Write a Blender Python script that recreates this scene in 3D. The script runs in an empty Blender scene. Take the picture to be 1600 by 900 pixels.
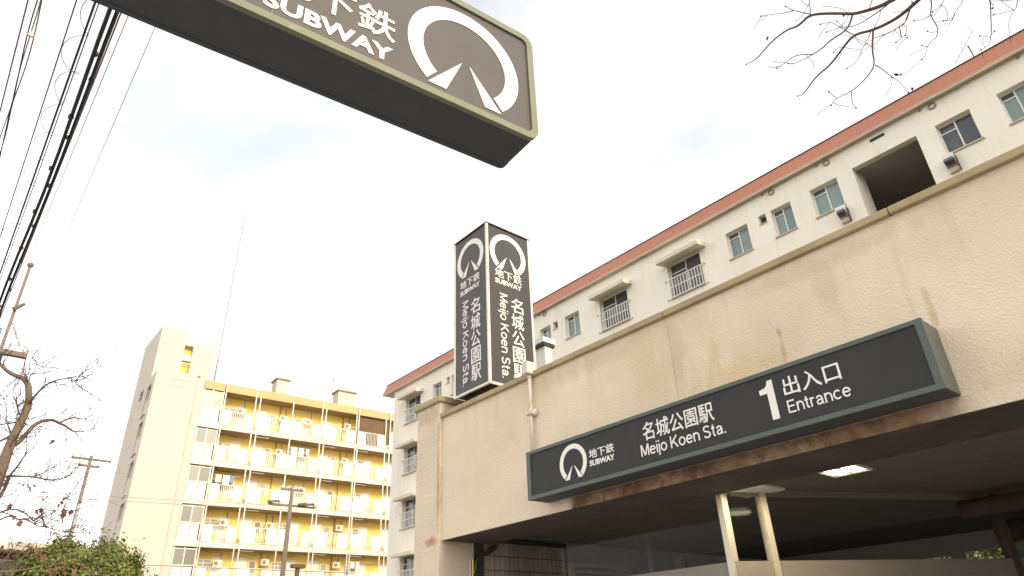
import bpy, bmesh, math, random
from mathutils import Vector, Matrix
import numpy as np
R = math.radians
random.seed(7)
scene = bpy.context.scene
col = scene.collection

# ------------------------------------------------------------------ camera
cam_d = bpy.data.cameras.new('camera')
cam_d.sensor_width = 36.0
cam_d.lens = 36.0 * 1049.7 / 1600.0
cam_d.clip_start = 0.05
cam_d.clip_end = 3000.0
cam = bpy.data.objects.new('camera', cam_d)
col.objects.link(cam)
# world axes: X runs along the station wall (towards the viewer's right), Y goes into the wall, Z up
right = Vector((0.6440, 0.7640, -0.0384))
up = Vector((0.3878, -0.2828, 0.8773))
back = right.cross(up).normalized()
up = back.cross(right).normalized()
right.normalize()
m = Matrix((right, up, back)).transposed().to_4x4()
m.translation = Vector((0, 0, 1.6))
cam.matrix_world = m
scene.camera = cam

# ------------------------------------------------------------------ sky, sun, exposure
SUN_EL, SUN_AZ = 26.0, 1.5          # azimuth measured from +X towards +Y
world = bpy.data.worlds.new('World')
scene.world = world
world.use_nodes = True
nt = world.node_tree
nt.nodes.clear()
wo = nt.nodes.new('ShaderNodeOutputWorld')
bg = nt.nodes.new('ShaderNodeBackground')
sky = nt.nodes.new('ShaderNodeTexSky')
sky.sky_type = 'NISHITA'
sky.sun_disc = False
sky.sun_elevation = R(SUN_EL)
sky.sun_rotation = R(90.0 - SUN_AZ)
sky.air_density = 1.0
sky.dust_density = 2.5
tc = nt.nodes.new('ShaderNodeTexCoord')
mp = nt.nodes.new('ShaderNodeMapping')
mp.inputs['Scale'].default_value = (1.0, 1.0, 2.2)
nz = nt.nodes.new('ShaderNodeTexNoise')
nz.inputs['Scale'].default_value = 2.3
nz.inputs['Detail'].default_value = 6.0
nz.inputs['Roughness'].default_value = 0.52
nz.inputs['Distortion'].default_value = 0.35
rmp = nt.nodes.new('ShaderNodeMapRange')
rmp.interpolation_type = 'SMOOTHSTEP'
rmp.inputs['From Min'].default_value = 0.30
rmp.inputs['From Max'].default_value = 0.60
rmp.inputs['To Min'].default_value = 0.53
rmp.inputs['To Max'].default_value = 1.0
mixc = nt.nodes.new('ShaderNodeMix')
mixc.data_type = 'RGBA'
bw_ = nt.nodes.new('ShaderNodeRGBToBW')
cl = nt.nodes.new('ShaderNodeMapRange')               # thin cloud is as bright as the sky it veils, plus its own scattered sunlight
cl.clamp = False
cl.inputs['From Max'].default_value = 1.0
cl.inputs['To Min'].default_value = 1.3
cl.inputs['To Max'].default_value = 3.2
tint = nt.nodes.new('ShaderNodeMix')
tint.data_type = 'RGBA'
tint.blend_type = 'MULTIPLY'
tint.inputs['Factor'].default_value = 1.0
tint.inputs['B'].default_value = (1.0, .995, .985, 1.0)
nt.links.new(sky.outputs['Color'], bw_.inputs['Color'])
nt.links.new(bw_.outputs['Val'], cl.inputs['Value'])
cap = nt.nodes.new('ShaderNodeMath')                  # a veil of cloud evens out the glare round the sun
cap.operation = 'MINIMUM'
cap.inputs[1].default_value = 7.2
nt.links.new(cl.outputs['Result'], cap.inputs[0])
nt.links.new(cap.outputs['Value'], tint.inputs['A'])
nt.links.new(tint.outputs['Result'], mixc.inputs['B'])
nt.links.new(tc.outputs['Generated'], mp.inputs['Vector'])
nt.links.new(mp.outputs['Vector'], nz.inputs['Vector'])
nt.links.new(nz.outputs['Fac'], rmp.inputs['Value'])
nt.links.new(rmp.outputs['Result'], mixc.inputs['Factor'])
nt.links.new(sky.outputs['Color'], mixc.inputs['A'])
nt.links.new(mixc.outputs['Result'], bg.inputs['Color'])
bg.inputs['Strength'].default_value = 0.12
nt.links.new(bg.outputs['Background'], wo.inputs['Surface'])

sun_d = bpy.data.lights.new('sun', 'SUN')
sun_d.energy = 1.1
sun_d.angle = R(11.0)
sun_d.color = (1.0, 0.84, 0.58)
sun = bpy.data.objects.new('sun', sun_d)
sdir = Vector((math.cos(R(SUN_EL)) * math.cos(R(SUN_AZ)), math.cos(R(SUN_EL)) * math.sin(R(SUN_AZ)), math.sin(R(SUN_EL))))
sun.rotation_euler = sdir.to_track_quat('Z', 'Y').to_euler()
sun.location = sdir * 60
col.objects.link(sun)

scene.view_settings.view_transform = 'Standard'
scene.view_settings.look = 'None'
scene.view_settings.exposure = 1.42
scene.view_settings.gamma = 1.0
scene.view_settings.use_curve_mapping = False
scene.cycles.max_bounces = 8

# ------------------------------------------------------------------ helpers
class MB:
    """collects polygons; build() links them as one mesh object"""
    def __init__(s):
        s.v, s.f = [], []
    def poly(s, pts):
        i = len(s.v)
        s.v += [tuple(p) for p in pts]
        s.f.append(tuple(range(i, i + len(pts))))
    def box(s, x0, x1, y0, y1, z0, z1):
        i = len(s.v)
        s.v += [(x, y, z) for z in (z0, z1) for y in (y0, y1) for x in (x0, x1)]
        s.f += [tuple(i + k for k in q) for q in ((0, 2, 3, 1), (4, 5, 7, 6), (0, 1, 5, 4), (2, 6, 7, 3), (0, 4, 6, 2), (1, 3, 7, 5))]
        return s
    def prism(s, ring, vec):
        """ring of 3-D points, swept by vec"""
        i, n = len(s.v), len(ring)
        vec = Vector(vec)
        s.v += [tuple(p) for p in ring] + [tuple(Vector(p) + vec) for p in ring]
        s.f.append(tuple(i + k for k in reversed(range(n))))
        s.f.append(tuple(i + n + k for k in range(n)))
        for k in range(n):
            j = (k + 1) % n
            s.f.append((i + k, i + j, i + n + j, i + n + k))
        return s
    def tube(s, pts, rad, n=8, cap=True):
        pts = [Vector(p) for p in pts]
        if not hasattr(rad, '__len__'):
            rad = [rad] * len(pts)
        i0 = len(s.v)
        ref = Vector((0.31, 0.17, 0.93))
        for k, p in enumerate(pts):
            t = (pts[min(k + 1, len(pts) - 1)] - pts[max(k - 1, 0)])
            t = t.normalized() if t.length > 1e-9 else Vector((0, 0, 1))
            a = t.cross(ref)
            if a.length < 1e-3:
                a = t.cross(Vector((1, 0, 0)))
            a.normalize()
            b = t.cross(a)
            for q in range(n):
                w = 2 * math.pi * q / n
                s.v.append(tuple(p + (a * math.cos(w) + b * math.sin(w)) * rad[k]))
        for k in range(len(pts) - 1):
            for q in range(n):
                r = (q + 1) % n
                s.f.append((i0 + k * n + q, i0 + k * n + r, i0 + (k + 1) * n + r, i0 + (k + 1) * n + q))
        if cap:
            s.f.append(tuple(i0 + q for q in reversed(range(n))))
            e = i0 + (len(pts) - 1) * n
            s.f.append(tuple(e + q for q in range(n)))
        return s
    def ball(s, c, r, n=6):
        c = Vector(c)
        pts = [c + Vector((0, 0, r * math.cos(math.pi * k / n))) for k in range(n + 1)]
        s.tube(pts, [max(r * math.sin(math.pi * k / n), r * .02) for k in range(n + 1)], 8, True)
        return s
    def build(s, name, material, parent=None, smooth=False, bevel=0.0):
        me = bpy.data.meshes.new(name)
        me.from_pydata(s.v, [], s.f)
        me.update()
        if bevel > 0:
            bm = bmesh.new()
            bm.from_mesh(me)
            bmesh.ops.recalc_face_normals(bm, faces=bm.faces)
            bmesh.ops.bevel(bm, geom=list(bm.edges), offset=bevel, segments=2, affect='EDGES', profile=0.6, clamp_overlap=True)
            bm.to_mesh(me)
            bm.free()
        else:
            bm = bmesh.new()
            bm.from_mesh(me)
            bmesh.ops.recalc_face_normals(bm, faces=bm.faces)
            bm.to_mesh(me)
            bm.free()
        return link(name, me, material, parent, smooth)

def link(name, me, material, parent=None, smooth=False):
    if material is not None and not me.materials:
        me.materials.append(material)
    if smooth:
        me.polygons.foreach_set('use_smooth', [True] * len(me.polygons))
    o = bpy.data.objects.new(name, me)
    col.objects.link(o)
    if parent is not None:
        o.parent = parent
    return o

def box(name, dims, material, parent=None, bevel=0.0):
    return MB().box(*dims).build(name, material, parent, bevel=bevel)

def thing(name, label, cat, loc=(0, 0, 0), rz=0.0, group=None):
    o = bpy.data.objects.new(name, None)
    o.empty_display_size = 0.2
    o.location = loc
    o.rotation_euler = (0, 0, rz)
    col.objects.link(o)
    return tag(o, label, cat, group)

def tag(o, label, cat, group=None):
    o['label'] = label
    o['category'] = cat
    if group:
        o['group'] = group
    return o

def struct(o):
    o['kind'] = 'structure'
    return o

def at_origin(mb, root):
    """shift world-space geometry into the local space of an unrotated root"""
    lx, ly, lz = root.location
    mb.v = [(x - lx, y - ly, z - lz) for x, y, z in mb.v]
    return mb

# ------------------------------------------------------------------ materials
def mat(name, base, rough=0.7, var=0.0, vscale=3.0, bump=0.0, bscale=60.0, spec=0.4, metal=0.0,
        dirt=None, dscale=1.2, dmin=0.52, dmax=0.72, damt=0.6, stretch=(1, 1, 1), rnd=0.0, bdist=0.01, emit=None, estr=0.0,
        streak=None, samt=0.5, trans=0.0, stains=(), band=None):
    m = bpy.data.materials.new(name)
    m.use_nodes = True
    t = m.node_tree
    p = t.nodes['Principled BSDF']
    p.inputs['Roughness'].default_value = rough
    p.inputs['Specular IOR Level'].default_value = spec
    p.inputs['Metallic'].default_value = metal
    p.inputs['Base Color'].default_value = (*base, 1)
    if trans:
        p.inputs['Transmission Weight'].default_value = trans
    if emit:
        p.inputs['Emission Color'].default_value = (*emit, 1)
        p.inputs['Emission Strength'].default_value = estr
    co = t.nodes.new('ShaderNodeTexCoord')
    def noise(scale, detail=5.0, st=None, rough_=0.55):
        n = t.nodes.new('ShaderNodeTexNoise')
        n.inputs['Scale'].default_value = scale
        n.inputs['Detail'].default_value = detail
        n.inputs['Roughness'].default_value = rough_
        if st:
            mpn = t.nodes.new('ShaderNodeMapping')
            mpn.inputs['Scale'].default_value = st
            t.links.new(co.outputs['Object'], mpn.inputs['Vector'])
            t.links.new(mpn.outputs['Vector'], n.inputs['Vector'])
        else:
            t.links.new(co.outputs['Object'], n.inputs['Vector'])
        return n.outputs['Fac']
    def ramp(src, a, b, lo=0.0, hi=1.0):
        r = t.nodes.new('ShaderNodeMapRange')
        r.inputs['From Min'].default_value = a
        r.inputs['From Max'].default_value = b
        r.inputs['To Min'].default_value = lo
        r.inputs['To Max'].default_value = hi
        t.links.new(src, r.inputs['Value'])
        return r.outputs['Result']
    cur = None
    def mix(fac, colr):
        nonlocal cur
        x = t.nodes.new('ShaderNodeMix')
        x.data_type = 'RGBA'
        if cur is None:
            x.inputs['A'].default_value = (*base, 1)
        else:
            t.links.new(cur, x.inputs['A'])
        x.inputs['B'].default_value = (*colr, 1)
        t.links.new(fac, x.inputs['Factor'])
        cur = x.outputs['Result']
    if var:
        mix(ramp(noise(vscale, 6.0, stretch), 0.35, 0.7, 0.0, 1.0), tuple(c * (1 - var) for c in base))
    if rnd:
        oi = t.nodes.new('ShaderNodeObjectInfo')
        mix(ramp(oi.outputs['Random'], 0, 1, 0, 1), tuple(c * (1 - rnd) for c in base))
    if dirt:
        mix(ramp(noise(dscale, 7.0, stretch, 0.6), dmin, dmax, 0.0, damt), dirt)
    if streak:
        mix(ramp(noise(1.0, 6.0, (7.0, 7.0, 0.55), 0.6), 0.56, 0.74, 0.0, samt), streak)
    def math_(op, a, b_=None):
        n = t.nodes.new('ShaderNodeMath')
        n.operation = op
        for k, v in enumerate((a, b_)):
            if v is None:
                continue
            if isinstance(v, (int, float)):
                n.inputs[k].default_value = v
            else:
                t.links.new(v, n.inputs[k])
        return n.outputs[0]
    if stains or band:
        sx_ = t.nodes.new('ShaderNodeSeparateXYZ')
        t.links.new(co.outputs['Object'], sx_.inputs[0])
        nse = noise(9.0, 6.0, (1.0, 1.0, .45), .65)
        nse2 = noise(2.5, 6.0)
    for (x0, z0, wx, wz, colr, amt) in stains:      # rust runs and damp patches, each with its own ragged outline
        dx = math_('DIVIDE', math_('SUBTRACT', sx_.outputs['X'], x0), wx)
        dz = math_('DIVIDE', math_('SUBTRACT', sx_.outputs['Z'], z0), wz)
        q = math_('ADD', math_('MULTIPLY', dx, dx), math_('MULTIPLY', dz, dz))
        q = math_('ADD', q, math_('MULTIPLY', math_('SUBTRACT', nse, .5), 3.2))
        mix(ramp(q, 1.0, .0, 0.0, amt), colr)
    if band:                                          # strip between two X positions, rust stain and soft shade painted together
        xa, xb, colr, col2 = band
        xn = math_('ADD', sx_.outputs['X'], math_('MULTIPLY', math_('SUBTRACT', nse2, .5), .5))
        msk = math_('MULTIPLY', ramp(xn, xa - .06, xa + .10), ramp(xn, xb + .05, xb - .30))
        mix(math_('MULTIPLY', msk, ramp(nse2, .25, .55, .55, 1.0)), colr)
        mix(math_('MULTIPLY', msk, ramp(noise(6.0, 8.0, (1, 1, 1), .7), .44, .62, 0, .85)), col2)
    if cur is not None:
        t.links.new(cur, p.inputs['Base Color'])
    if bump:
        b = t.nodes.new('ShaderNodeBump')
        b.inputs['Strength'].default_value = bump
        b.inputs['Distance'].default_value = bdist
        t.links.new(noise(bscale, 4.0), b.inputs['Height'])
        t.links.new(b.outputs['Normal'], p.inputs['Normal'])
    return m

M = {}
STAINS = [(-2.38, 3.84, .022, .05, (.50, .24, .06), 0.56), (-2.38, 3.66, .03, .14, (.48, .26, .08), 0.50), (-3.02, 3.85, .07, .22, (.56, .36, .14), 0.34),
          (-2.85, 3.62, .55, .17, (.66, .45, .16), 0.43), (-1.27, 3.62, .035, .22, (.50, .30, .11), 0.50), (-3.42, 4.05, .16, .42, (.44, .33, .21), 0.31),
          (-3.52, 3.75, .5, .3, (.60, .46, .28), 0.31), (-4.6, 4.28, .9, .12, (.46, .34, .21), 0.34), (-2.0, 4.28, .9, .10, (.46, .34, .21), 0.31), (-1.9, 4.02, .12, .35, (.52, .40, .25), 0.31)]
M['stucco'] = mat('stucco', (.82, .675, .50), .92, var=.12, vscale=1.1, bump=.55, bscale=52, bdist=.02, spec=.15,
                  dirt=(.62, .42, .20), dscale=.55, dmin=.5, dmax=.75, damt=.55, streak=(.50, .385, .27), samt=.34,
                  stains=STAINS)
M['stucco_foot'] = mat('stucco_rust_shade_foot', (.82, .675, .50), .92, var=.12, vscale=1.1, bump=.55, bscale=52, bdist=.02, spec=.15,
                       band=(-4.93, -1.22, (.30, .19, .105), (.12, .066, .04)))  # rust plus the shade below the entrance sign, both put into the colour
M['pillar'] = mat('pillar_stucco', (.74, .60, .45), .92, var=.15, vscale=1.6, bump=.6, bscale=28, bdist=.02, spec=.15,
                  dirt=(.45, .24, .10), dscale=1.3, dmin=.6, dmax=.78, damt=.4,
                  stains=[(-7.36, 2.86, .16, .07, (.40, .17, .05), .9), (-7.23, 3.6, .035, .9, (.44, .27, .13), .75), (-7.5, 4.5, .3, .14, (.42, .28, .16), .5)])
M['coping'] = mat('coping_concrete', (.46, .35, .20), .85, var=.25, vscale=2.5, bump=.25, bscale=40, dirt=(.22, .16, .09), dscale=2.0, dmin=.56, dmax=.74, damt=.6)
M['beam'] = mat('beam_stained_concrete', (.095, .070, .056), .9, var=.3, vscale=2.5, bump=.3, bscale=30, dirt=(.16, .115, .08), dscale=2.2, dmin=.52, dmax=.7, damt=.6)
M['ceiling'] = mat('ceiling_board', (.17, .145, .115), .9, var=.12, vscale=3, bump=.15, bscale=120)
M['dark_wall'] = mat('interior_wall', (.36, .345, .32), .8, var=.15, vscale=2)
M['tile'] = mat('glazed_tile', (.40, .35, .27), .25, rnd=.22, spec=.5)
M['grout'] = mat('dark_grout', (.07, .065, .06), .9)
M['alu'] = mat('brushed_aluminium', (.62, .56, .44), .38, metal=.35, var=.08, vscale=8, spec=.5)
M['transom'] = mat('transom_panel', (.26, .222, .178), .5, var=.08, vscale=6, bump=.05, bscale=90)
M['glass'] = mat('dark_glass', (.93, .95, .94), .02, trans=1.0, spec=.1)
M['glass'].node_tree.nodes['Principled BSDF'].inputs['IOR'].default_value = 1.12
M['brass'] = mat('brass_edge', (.75, .52, .16), .28, metal=1.0)
M['black'] = mat('black_steel', (.045, .045, .045), .5)
M['sign_green'] = mat('sign_frame_green_grey', (.096, .110, .094), .5, var=.12, vscale=5, bump=.04, bscale=200, dirt=(.13, .13, .10), dscale=4, damt=.3)
M['sign_panel'] = mat('sign_panel_charcoal', (.042, .041, .040), .55, var=.12, vscale=3, spec=.2, bump=.02, bscale=3, streak=(.05, .047, .043), samt=.5)
M['letter'] = mat('cream_white_lettering', (.83, .79, .70), .5, var=.03, vscale=12)
M['tower_panel'] = mat('tower_panel_brown_black', (.060, .050, .044), .40, var=.15, vscale=2.5, bump=.03, bscale=8)
M['tower_trim'] = mat('tower_cream_trim', (.80, .72, .60), .45, var=.12, vscale=5, dirt=(.5, .38, .22), dscale=4, dmin=.58, damt=.5)
M['olive'] = mat('olive_frame', (.20, .20, .125), .5, var=.12, vscale=6, dirt=(.4, .37, .25), dscale=9, dmin=.62, dmax=.75, damt=.5)
M['over_panel'] = mat('over_panel_brown', (.085, .068, .060), .45, var=.14, vscale=4, streak=(.06, .05, .045), samt=.5)
M['under'] = mat('sign_underside_black', (.066, .068, .073), .6, var=.15, vscale=5, dirt=(.085, .08, .075), dscale=5, damt=.5)
M['galv'] = mat('galvanised_steel', (.42, .42, .42), .5, metal=.5, var=.15, vscale=6)
M['pipe'] = mat('pale_painted_pipe', (.68, .60, .50), .55, var=.12, vscale=7, dirt=(.36, .22, .13), dscale=9, dmin=.6, dmax=.7, damt=.7)
M['jbox'] = mat('junction_box_red_side', (.20, .075, .05), .6, var=.2, vscale=20)
M['b_wall'] = mat('cream_render', (.86, .785, .655), .9, streak=(.62, .51, .36), samt=.35, var=.06, vscale=.8, bump=.12, bscale=50, dirt=(.58, .48, .33), dscale=.9, dmin=.55, dmax=.8, damt=.45, stretch=(1, 1, .5))
M['fascia'] = mat('red_metal_fascia', (.42, .165, .095), .6, var=.15, vscale=9, rnd=.10, stretch=(6, 6, .6), dirt=(.50, .30, .21), dscale=2.5, dmin=.55, dmax=.75, damt=.5)
M['soffit'] = mat('soffit_render', (.62, .54, .40), .9, var=.15, vscale=2)
M['trim_white'] = mat('white_window_frame', (.74, .72, .66), .5, var=.05, vscale=9)
M['pane'] = mat('frosted_green_pane', (.23, .30, .28), .16, var=.1, vscale=.9, spec=.6, rnd=.3)
M['pane_dark'] = mat('grey_dark_pane', (.11, .11, .11), .12, var=.15, vscale=2, spec=.6, rnd=.3)
M['stairwell'] = mat('stairwell_paint', (.48, .42, .36), .95, var=.1, vscale=2)
M['vent_brown'] = mat('vent_brown', (.27, .21, .14), .8)
M['void'] = mat('dark_void', (.06, .052, .045), .9)
M['sill'] = mat('tan_sill', (.56, .45, .30), .85, var=.15, vscale=6)
M['awning'] = mat('awning_render', (.70, .62, .48), .9, var=.1, vscale=3, dirt=(.4, .32, .22), dscale=4, damt=.3)
M['hood'] = mat('metal_hood', (.70, .68, .62), .4, metal=.3, var=.1, vscale=10)
M['c_wall'] = mat('c_cream_wall', (.63, .54, .44), .9, var=.04, vscale=.5, bump=.08, bscale=30, dirt=(.57, .49, .38), dscale=.3, dmin=.5, dmax=.8, damt=.4)
M['c_back'] = mat('c_yellow_wall', (.91, .66, .19), .9, var=.06, vscale=1)
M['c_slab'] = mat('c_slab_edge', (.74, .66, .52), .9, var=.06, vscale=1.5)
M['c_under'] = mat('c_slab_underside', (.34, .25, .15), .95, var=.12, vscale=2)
M['c_band'] = mat('c_ochre_band', (.62, .42, .20), .85, var=.08, vscale=2, rnd=.1)
M['c_panel'] = mat('c_white_panel', (.80, .77, .70), .6, rnd=.06)
M['c_post'] = mat('c_white_post', (.78, .73, .62), .5, var=.06, vscale=3)
M['c_pane'] = mat('c_pane', (.40, .37, .30), .2, rnd=.45, spec=.6)
M['blind'] = mat('brown_reed_blind', (.20, .125, .065), .9, var=.3, vscale=2, stretch=(1, 1, 14))
M['cloth_a'] = mat('laundry_white', (.75, .74, .72), .9)
M['cloth_b'] = mat('laundry_blue', (.22, .30, .42), .9)
M['cloth_c'] = mat('laundry_rose', (.55, .30, .25), .9)
M['ac'] = mat('air_conditioner_white', (.74, .70, .60), .5)
M['bark'] = mat('bark', (.20, .145, .10), .9, var=.3, vscale=12, bump=.4, bscale=50, bdist=.01)
M['twig'] = mat('red_brown_twig', (.12, .065, .045), .85, var=.3, vscale=5)
M['dry_leaf'] = mat('dry_leaf', (.24, .095, .05), .7, rnd=.5)
M['bud'] = mat('red_bud', (.22, .045, .04), .6, rnd=.4)
M['pole'] = mat('concrete_pole', (.22, .17, .13), .85, var=.15, vscale=5)
M['cable'] = mat('black_cable', (.03, .03, .03), .6)
M['cable_red'] = mat('brown_cable', (.22, .10, .06), .6)
M['cable_pale'] = mat('pale_cable', (.30, .28, .25), .6)
M['insul'] = mat('porcelain', (.7, .66, .58), .25)
M['asphalt'] = mat('asphalt', (.05, .05, .052), .9, var=.25, vscale=8, bump=.4, bscale=150)
M['paving'] = mat('paving', (.37, .36, .35), .9, var=.15, vscale=3, bump=.2, bscale=60)
M['ground'] = mat('ground', (.20, .18, .15), .95, var=.3, vscale=.3)
M['kerb'] = mat('kerb_concrete', (.34, .33, .31), .9, var=.15, vscale=4)
M['paint'] = mat('road_paint', (.75, .75, .72), .7, var=.15, vscale=8)
M['lamp'] = mat('lamp_lens', (.9, .85, .7), .4, emit=(1.0, .88, .62), estr=5.0)
M['lamp_tray'] = mat('lamp_tray_white', (.8, .76, .66), .6, spec=.2)
M['house'] = mat('house_wall', (.50, .43, .33), .9, var=.1, vscale=2)

WORLD_ROOTS = {}
def wthing(name, label, cat, loc, group=None):
    """a thing whose parts are given in world coordinates"""
    o = thing(name, label, cat, loc, 0.0, group)
    WORLD_ROOTS[o.name] = Matrix.Translation(-Vector(loc))
    return o
_link0 = link
def link(name, me, material, parent=None, smooth=False):
    o = _link0(name, me, material, parent, smooth)
    if parent is not None and parent.name in WORLD_ROOTS:
        o.matrix_parent_inverse = WORLD_ROOTS[parent.name]
    return o

def wall_holes(u0, u1, z0, z1, holes, depth, y=0.0):
    """front face with rectangular openings and their reveals; local axes u, depth, z"""
    mb = MB()
    us = sorted({u0, u1, *[h[0] for h in holes], *[h[1] for h in holes]})
    zs = sorted({z0, z1, *[h[2] for h in holes], *[h[3] for h in holes]})
    for i in range(len(us) - 1):
        for j in range(len(zs) - 1):
            cu, cz = (us[i] + us[i + 1]) / 2, (zs[j] + zs[j + 1]) / 2
            if any(h[0] < cu < h[1] and h[2] < cz < h[3] for h in holes):
                continue
            mb.poly([(us[i], y, zs[j]), (us[i + 1], y, zs[j]), (us[i + 1], y, zs[j + 1]), (us[i], y, zs[j + 1])])
    for a, b, c, d in holes:
        e = y + depth
        mb.poly([(a, y, c), (a, e, c), (a, e, d), (a, y, d)])
        mb.poly([(b, y, c), (b, y, d), (b, e, d), (b, e, c)])
        mb.poly([(a, y, d), (a, e, d), (b, e, d), (b, y, d)])
        mb.poly([(a, y, c), (b, y, c), (b, e, c), (a, e, c)])
    bm = bmesh.new()
    return mb

def build_raw(mb, name, material, parent=None):
    me = bpy.data.meshes.new(name)
    me.from_pydata(mb.v, [], mb.f)
    me.update()
    bm = bmesh.new(); bm.from_mesh(me)
    bmesh.ops.remove_doubles(bm, verts=bm.verts, dist=1e-5)
    bm.to_mesh(me); bm.free()
    return link(name, me, material, parent)

# ------------------------------------------------------------------ lettering and emblem
def text_mesh(string, bold=0.0, extrude=0.5):
    cu = bpy.data.curves.new('t', 'FONT')
    cu.body = string
    cu.size = 1.0
    cu.offset = bold
    cu.resolution_u = 3
    ob = bpy.data.objects.new('t', cu)
    col.objects.link(ob)
    dg = bpy.context.evaluated_depsgraph_get()
    me = bpy.data.meshes.new_from_object(ob.evaluated_get(dg))
    bpy.data.objects.remove(ob)
    bpy.data.curves.remove(cu)
    return me

def lettering(string, rect, fmap, parent, bold=0.012, turn=False, material=None, name='lettering', thick=0.004):
    """text stretched into rect (u0, u1, v0, v1) of a face; fmap(u, v, w) gives the point, w = height above the face"""
    me0 = text_mesh(string, bold)
    vs = np.array([v.co[:] for v in me0.vertices])
    fs = [tuple(p.vertices) for p in me0.polygons]
    bpy.data.meshes.remove(me0)
    if turn:                       # text running downwards
        vs = np.stack([vs[:, 1], -vs[:, 0], vs[:, 2]], 1)
    lo, hi = vs.min(0), vs.max(0)
    u0, u1, v0, v1 = rect
    uu = u0 + (vs[:, 0] - lo[0]) / (hi[0] - lo[0]) * (u1 - u0)
    vv = v0 + (vs[:, 1] - lo[1]) / (hi[1] - lo[1]) * (v1 - v0)
    verts = [fmap(a, b, thick) for a, b in zip(uu, vv)]
    n = len(verts)
    me = bpy.data.meshes.new(name)
    # sides: boundary edges swept back to the face
    cnt = {}
    for f in fs:
        for k in range(len(f)):
            e = (f[k], f[(k + 1) % len(f)])
            cnt[e] = 1
    sides = []
    low = [fmap(a, b, 0.0) for a, b in zip(uu, vv)]
    for (a, b) in cnt:
        if (b, a) not in cnt:
            sides.append((b, a, n + a, n + b))
    me.from_pydata(verts + low, [], fs + sides)
    me.update()
    return link(name, me, material or M['letter'], parent)

def _arc(cx, cy, rx, ry, a0, a1, n=14):
    return [(cx + rx * math.cos(R(a0 + (a1 - a0) * k / n)), cy + ry * math.sin(R(a0 + (a1 - a0) * k / n))) for k in range(n + 1)]
GLYPH = {   # width, centre lines (cap height 1)
    'M': (.96, [[(.07, 0), (.07, 1)], [(.10, .98), (.48, .06)], [(.48, .06), (.86, .98)], [(.89, 0), (.89, 1)]]),
    'e': (.70, [_arc(.35, .36, .29, .305, 5, 322, 22), [(.07, .385), (.63, .385)]]),
    'i': (.14, [[(.07, 0), (.07, .72)], [(.07, .87), (.07, 1.0)]]),
    'j': (.16, [[(.09, .72), (.09, -.10), (.06, -.18), (-.02, -.215)], [(.09, .87), (.09, 1.0)]]),
    'o': (.72, [_arc(.36, .36, .30, .305, 0, 360, 28)]),
    'K': (.84, [[(.07, 0), (.07, 1)], [(.10, .34), (.74, 1.0)], [(.32, .56), (.80, 0)]]),
    'n': (.64, [[(.06, 0), (.06, .72)], [(.06, .42)] + _arc(.32, .42, .255, .245, 160, 0, 12) + [(.575, 0)]]),
    'S': (.78, [_arc(.39, .755, .29, .19, 20, 180, 12) + [(.12, .66), (.20, .57), (.39, .51), (.58, .45), (.67, .37), (.69, .27)] + _arc(.39, .255, .30, .20, 0, -165, 12)]),
    't': (.38, [[(.17, .93), (.17, .16), (.20, .085), (.27, .055), (.36, .06)], [(.0, .665), (.35, .665)]]),
    'a': (.66, [[(.09, .50)] + _arc(.30, .50, .21, .165, 165, 20, 8) + [(.525, .48), (.525, .14), (.56, .06), (.64, .055)], [(.52, .42), (.36, .385), (.17, .345), (.085, .27), (.075, .18), (.13, .085), (.25, .055), (.38, .085), (.48, .16), (.52, .27)]]),
    '.': (.16, [[(.08, 0), (.08, .13)]]),
    'E': (.74, [[(.07, 0), (.07, 1)], [(.07, .94), (.70, .94)], [(.07, .53), (.65, .53)], [(.07, .06), (.72, .06)]]),
    'r': (.40, [[(.06, 0), (.06, .72)], [(.065, .40), (.10, .56), (.19, .645), (.38, .66)]]),
    'c': (.66, [_arc(.35, .36, .29, .305, 42, 318, 22)]),
    ' ': (.22, []),
}
def sans(string, rect, fmap, parent, stroke=.125, turn=False, thick=.004):
    """plain grotesque lettering drawn as strokes; rect spans the text's width and its base line to cap height"""
    gap = .10
    tot = sum(GLYPH[ch][0] + gap for ch in string) - gap
    u0, u1, v0, v1 = rect
    mb = MB()
    x = 0.0
    lift = 0
    for ch in string:
        wd, lines = GLYPH[ch]
        for pts in lines:
            lift += 1
            w = thick + (lift % 3) * .00025
            n = len(pts)
            lr = []
            for k in range(n):
                a, b_ = pts[max(k - 1, 0)], pts[min(k + 1, n - 1)]
                closed = n > 20 and abs(pts[0][0] - pts[-1][0]) < 1e-6 and abs(pts[0][1] - pts[-1][1]) < 1e-6
                if closed and k in (0, n - 1):
                    a, b_ = pts[-2], pts[1]
                tx, ty = b_[0] - a[0], b_[1] - a[1]
                L = math.hypot(tx, ty)
                nx, ny = -ty / L * stroke / 2, tx / L * stroke / 2
                lr.append(((pts[k][0] + nx, pts[k][1] + ny), (pts[k][0] - nx, pts[k][1] - ny)))
            def mp_(p, ww):
                s, t_ = (x + p[0]) / tot, p[1]
                if turn:
                    return fmap(u0 + t_ * (u1 - u0), v1 - s * (v1 - v0), ww)
                return fmap(u0 + s * (u1 - u0), v0 + t_ * (v1 - v0), ww)
            for k in range(n - 1):
                (a1, a2), (b1, b2) = lr[k], lr[k + 1]
                mb.poly([mp_(a1, w), mp_(b1, w), mp_(b2, w), mp_(a2, w)])
                mb.poly([mp_(a1, 0), mp_(b1, 0), mp_(b1, w), mp_(a1, w)])
                mb.poly([mp_(a2, 0), mp_(b2, 0), mp_(b2, w), mp_(a2, w)])
        x += wd + gap
    return build_raw(mb, 'lettering', M['letter'], parent)

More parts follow.
